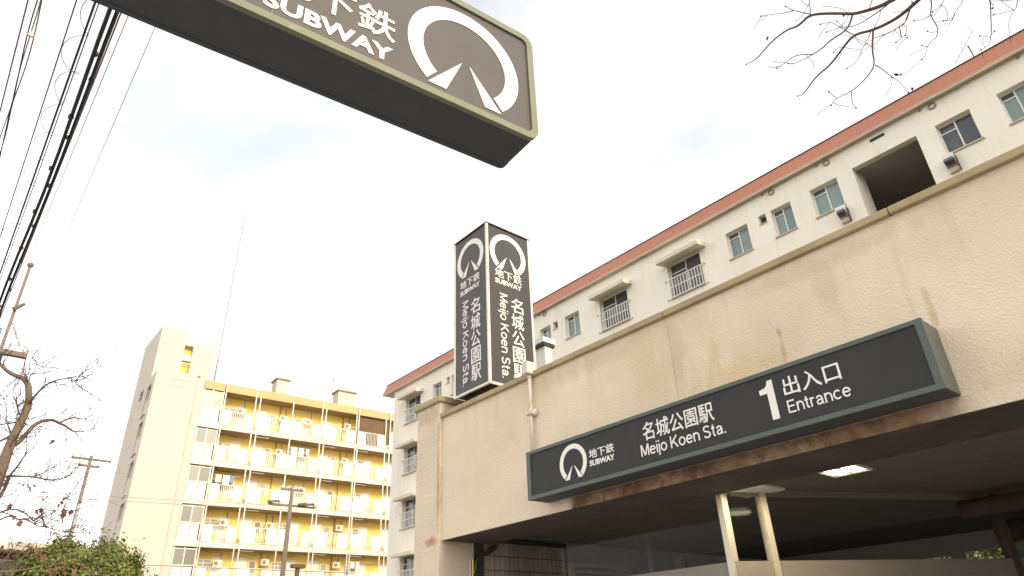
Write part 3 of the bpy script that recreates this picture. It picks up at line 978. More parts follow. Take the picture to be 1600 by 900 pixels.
for k in range(7):
    zc = ZC[k]
    zf = (ZC[k + 1] + .34) if k + 1 < 7 else .5          # floor level of this storey
    if k:
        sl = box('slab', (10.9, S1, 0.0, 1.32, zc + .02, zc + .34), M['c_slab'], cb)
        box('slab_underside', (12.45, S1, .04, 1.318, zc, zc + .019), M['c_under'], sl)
    # glazed bay beside the stair tower
    f = MB()
    for s in (10.93, 11.60, 12.33):
        f.box(s, s + .07, .03, .11, zf, zc - (.0 if k == 0 else .05))
    for z in (zf, zf + 1.16, zc - .16):
        f.box(11.0, 12.33, .035, .105, z, z + .06)
    fo = f.build('bay_window', M['c_post'], cb)
    for s in (11.0, 11.67):
        box('pane', (s, s + .60 + (.06 if s > 11.5 else 0), .065, .075, zf + 1.22, zc - .16), M['c_pane'], fo)
        box('lower_panel', (s + .04, s + .58, .055, .075, zf + .06, zf + 1.13), M['c_panel'], fo)
    box('backing', (10.95, 12.38, .14, .16, zf, zc), M['void'], fo)
    # parapets, one bay at a time
    for i, (a, b) in enumerate(bays):
        w = b - a
        p1, p2 = (a + w * .29, a + w * .73) if i % 2 == 0 else (a + w * .38, a + w * .69)
        zt = zf + 1.10
        box('balcony_panel', (a, p1, .02, .05, zf + .06, zt), M['c_panel'], cb)
        box('balcony_panel', (p2, b, .02, .05, zf + .06, zt), M['c_panel'], cb)
        r = MB()
        r.box(a, b, .0, .07, zt, zt + .05)
        r.box(p1, p2, .02, .05, zf + .06, zf + .10)
        n = max(5, int((p2 - p1) / .12))
        for q in range(1, n):
            u = p1 + (p2 - p1) * q / n
            r.box(u - .016, u + .016, .02, .05, zf + .10, zt)
        r.build('balcony_railing', M['c_post'], cb)
        # doors, windows, units on the back wall
        yb = 1.318
        rr = random.random()
        if i % 2 == 0:
            wx = a + .15
            f = MB()
            for u in (wx, wx + .5, wx + 1.0):
                f.box(u, u + .05, yb - .05, yb, zf + 1.0, zf + 1.75)
            for z in (zf + 1.0, zf + 1.5, zf + 1.71):
                f.box(wx + .05, wx + 1.0, yb - .048, yb - .002, z, z + .04)
            fo = f.build('window', M['c_panel'], cb)
            box('pane', (wx + .05, wx + .5, yb - .03, yb - .02, zf + 1.04, zf + 1.71), M['c_pane'], fo)
            box('pane', (wx + .55, wx + 1.0, yb - .03, yb - .02, zf + 1.04, zf + 1.71), M['c_pane'], fo)
            box('door', (a + 1.22, a + 1.92, yb - .03, yb, zf, zf + 1.95), M['c_panel'], cb)
        else:
            box('door', (a + .15, a + .98, yb - .03, yb, zf, zf + 1.95), M['c_panel'], cb)
            f = MB()
            wx = a + 1.15
            f.box(wx, wx + .5, yb - .05, yb, zf + 1.72, zf + 1.78)
            f.box(wx, wx + .05, yb - .05, yb, zf + 1.0, zf + 1.72)
            f.box(wx + .45, wx + .5, yb - .05, yb, zf + 1.0, zf + 1.72)
            fo = f.build('window', M['c_panel'], cb)
            box('pane', (wx + .05, wx + .45, yb - .03, yb - .02, zf + 1.0, zf + 1.72), M['c_pane'], fo)
            MB().tube([(a + 2.0, yb - .06, zf), (a + 2.0, yb - .06, zc)], .04, 8).build('drain_pipe', M['c_under'], cb)
        if rr < .75:
            ax = b - .95 if i % 2 == 0 else b - .62
            za = zf + (1.25 if rr < .5 else 1.45)
            ac = box('air_conditioner', (ax, ax + .56, .75, 1.05, za, za + .42), M['ac'], cb, bevel=.02)
            MB().tube([(ax + .2, .745, za + .21), (ax + .2, .74, za + .21)], .15, 12).build('fan_grille', M['c_under'], ac)
            MB().tube([(ax + .5, .9, za + .1), (ax + .62, 1.1, za - .1), (ax + .66, 1.28, za + .35), (ax + .6, 1.30, zc - .1)], .025, 6).build('hose', M['c_under'], ac)
        if 1 <= k <= 4 and random.random() < .22:
            u = a + .35
            ln = MB().tube([(a + .1, .55, zf + 1.92), (b - .1, .55, zf + 1.92)], .012, 5).build('laundry_pole', M['c_post'], cb)
            for q in range(random.choice((2, 3, 4))):
                wd_ = random.uniform(.22, .5)
                hh = random.uniform(.35, .7)
                if u + wd_ > b - .2:
                    break
                box('laundry', (u, u + wd_, .535, .565, zf + 1.93 - hh, zf + 1.93), M[random.choice(('cloth_a', 'cloth_a', 'cloth_b', 'cloth_c'))], ln)
                u += wd_ + random.uniform(.05, .2)
        if k and i in (1, 3, 4):
            box('tube_light', (a + .05, a + 1.05, .25, .33, zc - .10, zc - .04), M['c_panel'], cb)
        if rr > .35:
            q0 = Vector((a + .2, .5, zc - .06))
            MB().tube([q0, q0 + Vector((w * .35, .3, -.16)), q0 + Vector((w * .7, .6, -.03))], .018, 5).build('overhead_line', M['c_under'], cb)
# reed blind in one top bay
bl = MB()
for q in range(34):
    z = 17.48 + q * .058
    bl.box(23.36, 26.3, .09 + .01 * math.sin(q * 1.7), .115 + .01 * math.sin(q * 1.7), z, z + .05)
bl.build('reed_blind', M['blind'], cb)
# gable end and stair tower
MB().box(10.46, 10.9, .02, 1.32, 0, 20.44).build('gable_pier', M['c_wall'], cb)
lo_h = []
SL = 7.6
pts = [(SL, 0.0), (10.44, 0.0), (10.44, 1.9), (SL, 1.9)]
# projecting front of the stair tower: front and side with slot openings
fr_ = MB()
fr_.poly([(SL, 0, 0), (10.44, 0, 0), (10.44, 0, 20.42), (SL, 0, 20.42)])
fr_.poly([(10.44, 0, 0), (10.44, 1.9, 0), (10.44, 1.9, 20.42), (10.44, 0, 20.42)])
fr_.poly([(SL, 0, 20.42), (10.44, 0, 20.42), (10.44, 1.95, 20.42), (SL, 1.95, 20.42)])
build_raw(fr_, 'stair_front', M['c_wall'], cb)
slots = [(1.0, 2.25, z0, z0 + 2.25) for z0 in (17.45, 14.70, 11.92, 9.15, 6.4, 3.6)]
# front strip (0..1.0), slot strip (1.0..2.25) with openings, rear strip (2.25..7.1)
sw = MB()
def sx(u): return SL - .033 * max(u - 1.9, 0)
def quad(u0, u1, z0, z1):
    sw.poly([(sx(u0), u0, z0), (sx(u0), u0, z1), (sx(u1), u1, z1), (sx(u1), u1, z0)])
quad(0, 1.0, 0, 20.42)
quad(2.25, 7.1, 0, 24.65)
quad(1.9, 2.25, 20.42, 24.65)
zz = [0] + [v for s_ in sorted(slots, key=lambda t: t[2]) for v in (s_[2], s_[3])] + [20.42]
for q in range(0, len(zz), 2):
    quad(1.0, 1.9, zz[q], zz[q + 1]); quad(1.9, 2.25, zz[q], zz[q + 1])
for (u0, u1, z0, z1) in slots:
    e = .45
    sw.poly([(SL, u0, z0), (SL + e, u0, z0), (SL + e, u0, z1), (SL, u0, z1)])
    sw.poly([(SL, u1, z0), (SL, u1, z1), (SL + e, u1, z1), (SL + e, u1, z0)])
    sw.poly([(SL, u0, z1), (SL + e, u0, z1), (SL + e, u1, z1), (SL, u1, z1)])
    sw.poly([(SL, u0, z0), (SL, u1, z0), (SL + e, u1, z0), (SL + e, u0, z0)])
build_raw(sw, 'stair_side', M['c_wall'], cb)
for (u0, u1, z0, z1) in slots:
    o_ = box('stair_opening', (SL + .40, SL + .44, u0, u1, z0, z1), M['void'], cb)
    box('landing_panel', (SL + .03, SL + .07, u0 + .01, u1 - .01, z0 + .02, z0 + 1.15), M['c_wall'], o_)
    box('sill', (SL - .10, SL + .1, u0 - .05, u1 + .05, z0 - .10, z0 - .004), M['c_wall'], o_)
# upper tower, two blocks
up_ = MB()
def block(s0, s1, y0, y1, z0, z1):
    up_.box(s0, s1, y0, y1, z0, z1)
up_.poly([(SL, 1.9, 20.42), (9.38, 1.9, 20.42), (9.38, 1.9, 24.65), (SL, 1.9, 24.65)])
up_.poly([(9.38, 1.9, 20.0), (9.38, 7.1, 20.0), (9.38, 7.1, 24.65), (9.38, 1.9, 24.65)])
up_.poly([(SL, 1.9, 24.65), (9.38, 1.9, 24.65), (9.38, 7.1, 24.65), (sx(7.1), 7.1, 24.65)])
up_.poly([(sx(7.1), 7.1, 0), (sx(7.1), 7.1, 24.65), (9.38, 7.1, 24.65), (9.38, 7.1, 0)])
build_raw(up_, 'upper_tower', M['c_wall'], cb)
wl = wall_holes(9.38, 11.68, 20.0, 23.92, [(9.44, 10.06, 21.27, 23.5)], .5, 2.1)
wl.poly([(11.68, 2.1, 20.0), (11.68, 7.1, 20.0), (11.68, 7.1, 23.92), (11.68, 2.1, 23.92)])
wl.poly([(9.38, 2.1, 23.92), (11.68, 2.1, 23.92), (11.68, 7.1, 23.92), (9.38, 7.1, 23.92)])
build_raw(wl, 'machine_room', M['c_wall'], cb)
nw = box('niche_back', (9.44, 10.06, 2.58, 2.62, 21.27, 23.5), M['c_back'], cb)
for z in (22.05, 22.3, 22.75):
    box('niche_rail', (9.46, 10.04, 2.2, 2.24, z, z + .07), M['c_post'], nw)
box('niche_panel', (9.46, 10.04, 2.25, 2.28, 22.34, 22.74), M['c_panel'], nw)
pr = MB()
pr.box(8.68, 9.90, -.03, 0.0, 19.42, 19.46); pr.box(8.68, 9.90, -.03, 0.0, 19.90, 19.94)
pr.box(8.68, 8.72, -.03, 0.0, 19.46, 19.90); pr.box(9.86, 9.90, -.03, 0.0, 19.46, 19.90)
pr.build('plaque_frame', M['c_wall'], cb)
MB().tube([(10.42, -.05, 0), (10.42, -.05, 20.3)], .05, 8).build('downpipe', M['c_wall'], cb)
MB().ball((10.42, -.05, 20.38), .10).build('drain_head', M['c_under'], cb)
lettering('21', (3.55, 4.35, 19.25, 20.0), lambda u, v, w: (SL - .033 * (7.9 - u - 1.9) - w, 7.9 - u, v), cb, .03, material=M['void'], thick=.02)
# chimneys on its roof
def chimney(s0, s1, label):
    r = thing('chimney', label, 'chimney', Oc + dC * ((s0 + s1) / 2) + Vector((-3.5, 0, 20.2)), R(90) - aC, 'chimneys on the balcony block')
    w = (s1 - s0) / 2
    box('stack', (-w, w, -.5, .7, 0, 2.35), M['c_wall'], r)
    box('cap', (-w - .12, w + .12, -.62, .82, 2.35, 2.47), M['c_under'], r)
chimney(17.28, 18.28, 'slim rooftop chimney nearest the stair tower on the balcony block')
chimney(22.75, 24.35, 'wide rooftop chimney with flat cap near the red-eaved block')
def local(s, y, z): return Oc + dC * s + Vector((-math.cos(aC), math.sin(aC), 0)) * y + Vector((0, 0, z))
# masts
ms = wthing('lightning_rod', 'very tall thin mast rising from the stair tower into the sky', 'mast', local(12.45, 4, 20.2))
MB().tube([local(12.45, 4, 20.2), local(12.45, 4, 29), local(12.47, 4, 38.0)], [.11, .085, .045], 8).build('mast_tube', M['galv'], ms)
MB().ball(local(12.47, 4, 38.05), .06).build('tip', M['galv'], ms)
ta = wthing('television_antenna', 'small television antenna beside the wide chimney on the balcony block', 'antenna', local(21.97, 3, 20.2))
MB().tube([local(21.97, 3, 20.2), local(22.0, 3, 23.5)], .035, 6).build('mast', M['bark'], ta)
e = MB()
for k in range(5):
    c_ = local(21.5 + k * .22, 3, 23.4 + .05 * k)
    e.tube([c_ + Vector((-.4, 0, 0)), c_ + Vector((.4, 0, 0))], .015, 5)
e.tube([local(21.4, 3, 23.38), local(22.6, 3, 23.63)], .018, 5)
e.tube([local(21.6, 3, 22.6), local(22.5, 3, 22.5)], .015, 5)
e.build('element', M['galv'], ta)

# ------------------------------------------------------------------ street poles
def pole(loc, h, r0, r1, label, arms, name='utility_pole'):
    r = wthing(name, label, 'utility pole', (loc[0], loc[1], 0))
    x, y = loc
    MB().tube([(x, y, 0), (x, y, h * .5), (x, y, h)], [r0, (r0 + r1) / 2, r1], 12).build('shaft', M['pole'], r, True)
    for (z, y0, y1, t) in arms:
        ca = box('crossarm', (x - .06, x + .06, y + y0, y + y1, z - .05, z + .05), M['pole'], r)
        n = max(3, int((y1 - y0) / .5))
        for k in range(n + 1):
            yy = y + y0 + .06 + (y1 - y0 - .12) * k / n
            MB().tube([(x, yy, z + .05), (x, yy, z + .12), (x, yy, z + .15), (x, yy, z + .22)], [.03, .05, .03, .045], 8).build('insulator', M['insul'], ca, True)
    return r
p1 = pole((-41.5, 6.17), 11.75, .14, .08, 'slender far utility pole behind the left bare tree', [(11.55, -.9, 1.0, 0), (11.2, -.5, .5, 0)])
MB().tube([(-41.35, 6.17, 4), (-41.38, 6.17, 9.2)], .07, 8).build('riser_pipe', M['galv'], p1)
p2 = pole((-40.6, 17.08), 11.0, .19, .11, 'utility pole standing in front of the yellow balconies', [(10.95, -.7, .7, 0), (10.02, -1.35, 1.55, 0)])
cbx = MB()
for yy, ln in ((15.95, .7), (18.1, .8), (17.75, .5)):
    cbx.tube([(-40.45, yy - ln / 2, 10.10), (-40.45, yy + ln / 2, 10.20)], .075, 8)
cbx.build('cable_closure', M['pole'], p2, True)
MB().tube([(-40.45, 16.3, 10.1), (-40.5, 16.7, 10.7), (-40.6, 17.0, 10.95)], .02, 6).build('jumper', M['insul'], p2)
bx_ = MB().box(-40.9, -40.5, 17.6, 18.4, 6.55, 6.75)
bx_.box(-40.8, -40.6, 17.9, 18.1, 5.9, 6.55)
bx_.build('equipment_box', M['bark'], p2)
p3 = pole((-16.0, .33), 9.3, .045, .028, 'thin steel pole with insulators at the left edge beside the cables', [(7.33, -2.0, .45, 0)])
MB().ball((-16, .33, 9.34), .065).build('finial', M['pole'], p3)
MB().tube([(-15.95, .30, 8.25), (-15.95, .46, 8.42)], [.05, .03], 8).build('lamp_bracket', M['bark'], p3)
MB().tube([(-15.95, -.35, 6.75), (-15.95, -.35, 7.2)], .16, 10).build('transformer', M['cable'], p3)
for yy in (-.55, .05, .33):
    MB().tube([(-15.95, yy, 7.0), (-15.95, yy, 7.28)], .07, 8).build('switch', M['cable'], p3)
for y0, z0 in ((.3, 8.1), (.42, 7.9)):
    MB().tube([(-16, y0, z0), (-16, y0 + .22, z0 - .45), (-16, y0 + .12, 7.45)], .008, 5).build('jumper_wire', M['cable_red'], p3)

# ------------------------------------------------------------------ cables along the street (parallel to the wall)
def cable(label, y, z, r, material, sag=.25, x0=14.0, x1=-46.0, wob=0.0, name='cable'):
    r_ = wthing(name, label, 'cable', (x0, y, z))
    mb = MB()
    n = 60
    pts = []
    for k in range(n + 1):
        x = x0 + (x1 - x0) * k / n
        t = ((x + 16) / 30.0)
        pts.append((x, y + wob * math.sin(k * .9), z - sag * (1 - min(1, abs(t) ** 2)) * .0 - wob * math.cos(k * 1.3)))
    mb.tube(pts, r, 8)
    mb.build('strand', material, r_, True)
    return r_
G = 'street cables at the left'
cable('outermost thin brown cable at the upper left corner', 1.6 * 0 - .104 * 7.2, 1.6 + 7.2, .009, M['cable_red'])
tw_ = wthing('twisted_cable', 'loose twisted cable with round spreaders at the upper left', 'cable', (14, -.54, 7.6))
for s_ in range(3):
    mb = MB()
    pts = []
    for k in range(260):
        x = 8 - k * .2
        ph = k * .2 * 1.35
        amp = .034 * abs(math.sin(ph))
        pts.append((x, -.0885 * 6.0 + amp * math.cos(2.09 * s_ + ph * .5), 7.6 + amp * math.sin(2.09 * s_ + ph * .5)))
    mb.tube(pts, .0065, 5)
    mb.build('strand', (M['cable'], M['cable_red'], M['cable_pale'])[s_], tw_)
for k in range(14):
    x = 7 - k * 2.327
    MB().tube([(x - .012, -.0885 * 6, 7.6), (x + .012, -.0885 * 6, 7.6)], .05, 10).build('spreader', M['insul'], tw_)
cable('single thin brown cable between the twisted cable and the coiled one', -.0415 * 6.8, 1.6 + 6.8, .008, M['cable_red'])
lc = cable('thin messenger cable wrapped in a loose wire spiral', -.0165 * 5.7, 1.6 + 5.7, .011, M['cable'])
mb = MB()
pts = []
y_, z_ = -.0165 * 5.7, 1.6 + 5.7
for k in range(900):
    x = 3 - k * .045
    ph = k * .045 * 2 * math.pi / .62
    rr = .085 + .03 * math.sin(k * .21)
    pts.append((x, y_ + rr * math.cos(ph) - .03, z_ + rr * math.sin(ph)))
mb.tube(pts, .0036, 4)
mb.build('spiral', M['cable_red'], lc)
MB().tube([(6, y_ + .03, z_ - .03), (-40, y_ + .03, z_ - .03)], .006, 5).build('second_strand', M['cable_red'], lc)
for nm, rt, wb, lb in (('a', .0085, .03, 'left one of the two thick black telephone cables'), ('b', .0185, .02, 'right one of the two thick black telephone cables')):
    c_ = cable(lb, rt * 5.4, 1.6 + 5.4, .019, M['cable'], wob=wb * .5)
    for k in range(22):
        x = 4 - k * 1.13 - (.4 if nm == 'b' else 0)
        MB().tube([(x - .02, rt * 5.4, 7.0), (x + .02, rt * 5.4, 7.0)], .029, 8).build('hanger', M['cable'], c_)
cable('thin brown cable just right of the thick black cables', .0225 * 6.0, 1.6 + 6.0, .008, M['cable_red'])
cable('faint pale cable right of the thick black cables', .0336 * 7.0, 8.6, .005, M['cable_pale'])
fc = wthing('cable', 'faint pale cable farthest right, passing alone across the sky', 'cable', (10, .5, 8.6))
MB().tube([(6, .50, 8.62), (-7, .533, 8.6), (-12, .60, 8.58), (-16, .76, 8.52), (-24, 1.2, 8.5)], .0042, 6).build('strand', M['cable_pale'], fc, True)
for z0, lb in ((9.62, 'upper of two parallel wires crossing the stair tower'), (9.40, 'lower of two parallel wires crossing the stair tower'), (6.48, 'single low wire crossing the foot of the balcony block')):
    w_ = wthing('service_wire', lb, 'cable', (-41.5, 6, z0))
    dz = .035 if z0 > 7 else .0
    pts = [(-41.5, -8 + 2.6 * k, z0 + dz * (-8 + 2.6 * k - 3) + .010 * (k - 5) ** 2 * .2) for k in range(0, 11)]
    if z0 < 7:
        pts = [(-41.5, 4 + 1.4 * k, z0) for k in range(0, 14)]
    MB().tube(pts, .018, 6).build('strand', M['cable_pale'] if z0 > 7 else M['cable_red'], w_, True)

# ------------------------------------------------------------------ small house at the lower left
hx = wthing('small_house', 'low flat-roofed house with a dark opening behind the evergreen trees', 'house', (-31.5, 3.7, 0))
box('wall', (-36, -31.6, 1.6, 4.5, 0, 5.3), M['house'], hx)
box('roof', (-36.2, -31.35, 1.4, 4.55, 5.62, 5.88), M['c_wall'], hx)
box('upper_wall', (-36, -32.4, 1.6, 4.4, 5.3, 5.62), M['void'], hx)
box('opening', (-31.61, -31.56, 2.2, 4.2, 4.2, 5.28), M['void'], hx)
box('pier', (-31.7, -31.3, 4.55, 4.95, 0, 6.0), M['c_wall'], hx)

# ------------------------------------------------------------------ trees
TL = [[[-14.975,0.875,2.521,0.1442],[-14.974,0.884,3.29,0.1423],[-14.974,0.884,4.112,0.1402],[-14.973,0.905,4.775,0.1368],[-14.973,0.906,4.956,0.1304],[-14.973,0.908,5.14,0.124],[-14.972,0.917,5.335,0.1175],[-14.971,0.93,5.467,0.1106],[-14.969,0.967,5.737,0.1043],[-14.967,0.995,5.938,0.0975],[-14.968,0.984,6.11,0.0903],[-14.972,0.922,6.352,0.0831],[-14.975,0.868,6.469,0.0755],[-14.982,0.769,6.539,0.0675],[-14.988,0.663,6.557,0.0595],[-14.997,0.531,6.607,0.0515],[-15.007,0.379,6.729,0.0437],[-15.018,0.217,6.823,0.0358]],[[-14.969,0.959,5.272,0.058],[-15.075,1.048,5.373,0.0531],[-15.18,1.14,5.628,0.0483],[-15.285,1.246,5.849,0.0432],[-15.381,1.478,5.956,0.0379],[-15.483,1.616,5.932,0.0322],[-15.586,1.753,5.923,0.0263],[-15.688,1.898,5.857,0.0203],[-15.785,2.115,5.917,0.0142],[-15.885,2.29,6.056,0.008]],[[-15.528,1.617,5.959,0.0253],[-15.664,1.834,6.147,0.021],[-15.802,2.021,6.156,0.0164],[-15.942,2.18,6.306,0.0117],[-16.086,2.276,6.475,0.0068]],[[-14.967,1.002,6.064,0.036],[-14.806,1.002,6.092,0.03],[-14.641,1.076,6.258,0.0243],[-14.473,1.196,6.407,0.0186],[-14.296,1.45,6.47,0.013],[-14.125,1.616,6.477,0.0072]],[[-14.236,1.444,6.45,0.0143],[-14.178,1.574,6.345,0.0095],[-14.124,1.631,6.253,0.0048]],[[-14.973,0.9,6.424,0.0194],[-15.099,0.898,6.54,0.0162],[-15.225,0.887,6.735,0.013],[-15.345,0.961,6.804,0.0097],[-15.471,0.95,7.046,0.0064]],[[-14.667,0.981,4.498,0.0288],[-14.515,1.016,4.617,0.0235],[-14.361,1.075,4.787,0.0183],[-14.207,1.117,4.947,0.013],[-14.052,1.203,5.071,0.0077]],[[-14.666,0.998,4.664,0.029],[-14.842,1.123,4.714,0.0256],[-15.006,1.422,4.773,0.0221],[-15.178,1.601,4.78,0.0184],[-15.347,1.831,4.821,0.0145],[-15.523,1.951,4.913,0.0105],[-15.698,2.085,5.05,0.0063]],[[-15.139,1.431,4.816,0.0188],[-15.328,1.61,4.945,0.0132],[-15.516,1.797,5.149,0.0074]],[[-14.972,0.919,4.115,0.0442],[-14.866,1.004,4.363,0.0394],[-14.764,1.035,4.571,0.0343],[-14.664,1.026,4.648,0.029]],[[-14.777,0.836,3.951,0.0259],[-14.629,1.058,4.061,0.0232],[-14.489,1.16,4.089,0.0203],[-14.348,1.263,4.08,0.0173],[-14.209,1.353,4.008,0.0144],[-14.066,1.492,3.883,0.0114],[-13.931,1.52,3.794,0.0085]],[[-15.075,0.882,3.895,0.0242],[-15.159,1.131,4.023,0.0225],[-15.251,1.247,4.123,0.0205],[-15.342,1.397,4.072,0.0184],[-15.433,1.528,4.108,0.0163],[-15.519,1.756,4.005,0.0142],[-15.613,1.856,4.027,0.0119],[-15.69,2.211,3.969,0.0097],[-15.784,2.308,3.965,0.0074]],[[-14.96,1.106,3.049,0.0171],[-15.113,1.318,3.313,0.0139],[-15.273,1.433,3.493,0.0105],[-15.435,1.501,3.655,0.0069]],[[-14.944,1.346,2.809,0.0192],[-14.732,1.521,3.25,0.0152],[-14.526,1.617,3.511,0.0109],[-14.316,1.754,3.749,0.0066]],[[-14.97,0.942,5.35,0.0233],[-15.127,0.84,5.588,0.0191],[-15.284,0.738,5.818,0.0149],[-15.436,0.717,6.042,0.0106],[-15.593,0.617,6.297,0.0061]],[[-15.292,0.618,5.261,0.0279],[-15.132,0.765,5.362,0.0244],[-14.975,0.871,5.435,0.0209]],[[-15.599,0.528,5.705,0.0191],[-15.387,0.696,5.728,0.0167],[-15.176,0.868,5.726,0.0143],[-14.969,0.964,5.713,0.0118]],[[-14.969,0.958,5.772,0.0166],[-14.827,0.831,5.918,0.0138],[-14.682,0.756,6.057,0.0111],[-14.527,0.819,6.073,0.0084],[-14.382,0.747,6.196,0.0058]],[[-14.033,1.485,3.857,0.0107],[-13.892,1.609,3.999,0.0086],[-13.749,1.747,4.091,0.0064],[-13.612,1.795,4.177,0.0043]],[[-15.513,1.845,4.009,0.0107],[-15.654,1.989,4.225,0.0079],[-15.795,2.126,4.282,0.0049]],[[-15.789,2.22,3.983,0.011],[-15.927,2.422,4.1,0.0081],[-16.066,2.587,4.169,0.0051]],[[-14.153,1.186,3.069,0.0163],[-13.932,1.498,3.077,0.0138],[-13.712,1.797,3.142,0.0113],[-13.492,2.108,3.178,0.0088],[-13.284,2.217,3.122,0.0062]]]
LL = [[-13.907,1.894,4.026],[-13.912,1.815,4.199],[-13.912,1.805,3.895],[-13.908,1.878,3.9],[-13.884,2.236,3.778],[-13.879,2.323,3.731],[-13.887,2.197,3.579],[-13.958,1.106,4.108],[-13.955,1.148,4.081],[-13.95,1.226,3.915],[-13.946,1.293,3.829],[-13.913,1.787,3.709],[-13.9,1.995,4.034],[-13.927,1.574,4.054],[-13.951,1.213,4.44],[-13.947,1.277,4.436],[-13.942,1.342,4.431],[-13.944,1.314,4.397],[-13.903,1.953,4.536],[-13.935,1.453,5.213],[-13.888,2.174,3.205],[-13.891,2.129,3.164],[-13.897,2.034,3.22],[-13.901,1.983,3.169],[-13.893,2.103,3.124],[-13.885,2.225,3.108],[-13.902,1.964,3.1],[-13.907,1.888,3.117],[-13.883,2.262,3.149],[-13.92,1.68,3.383],[-13.917,1.73,3.326],[-13.922,1.652,3.421],[-13.905,1.921,4.028],[-13.909,1.863,4.076],[-13.952,1.187,3.448],[-13.928,1.562,4.209],[-13.933,1.481,4.026],[-13.938,1.406,3.527],[-13.878,2.326,3.23]]
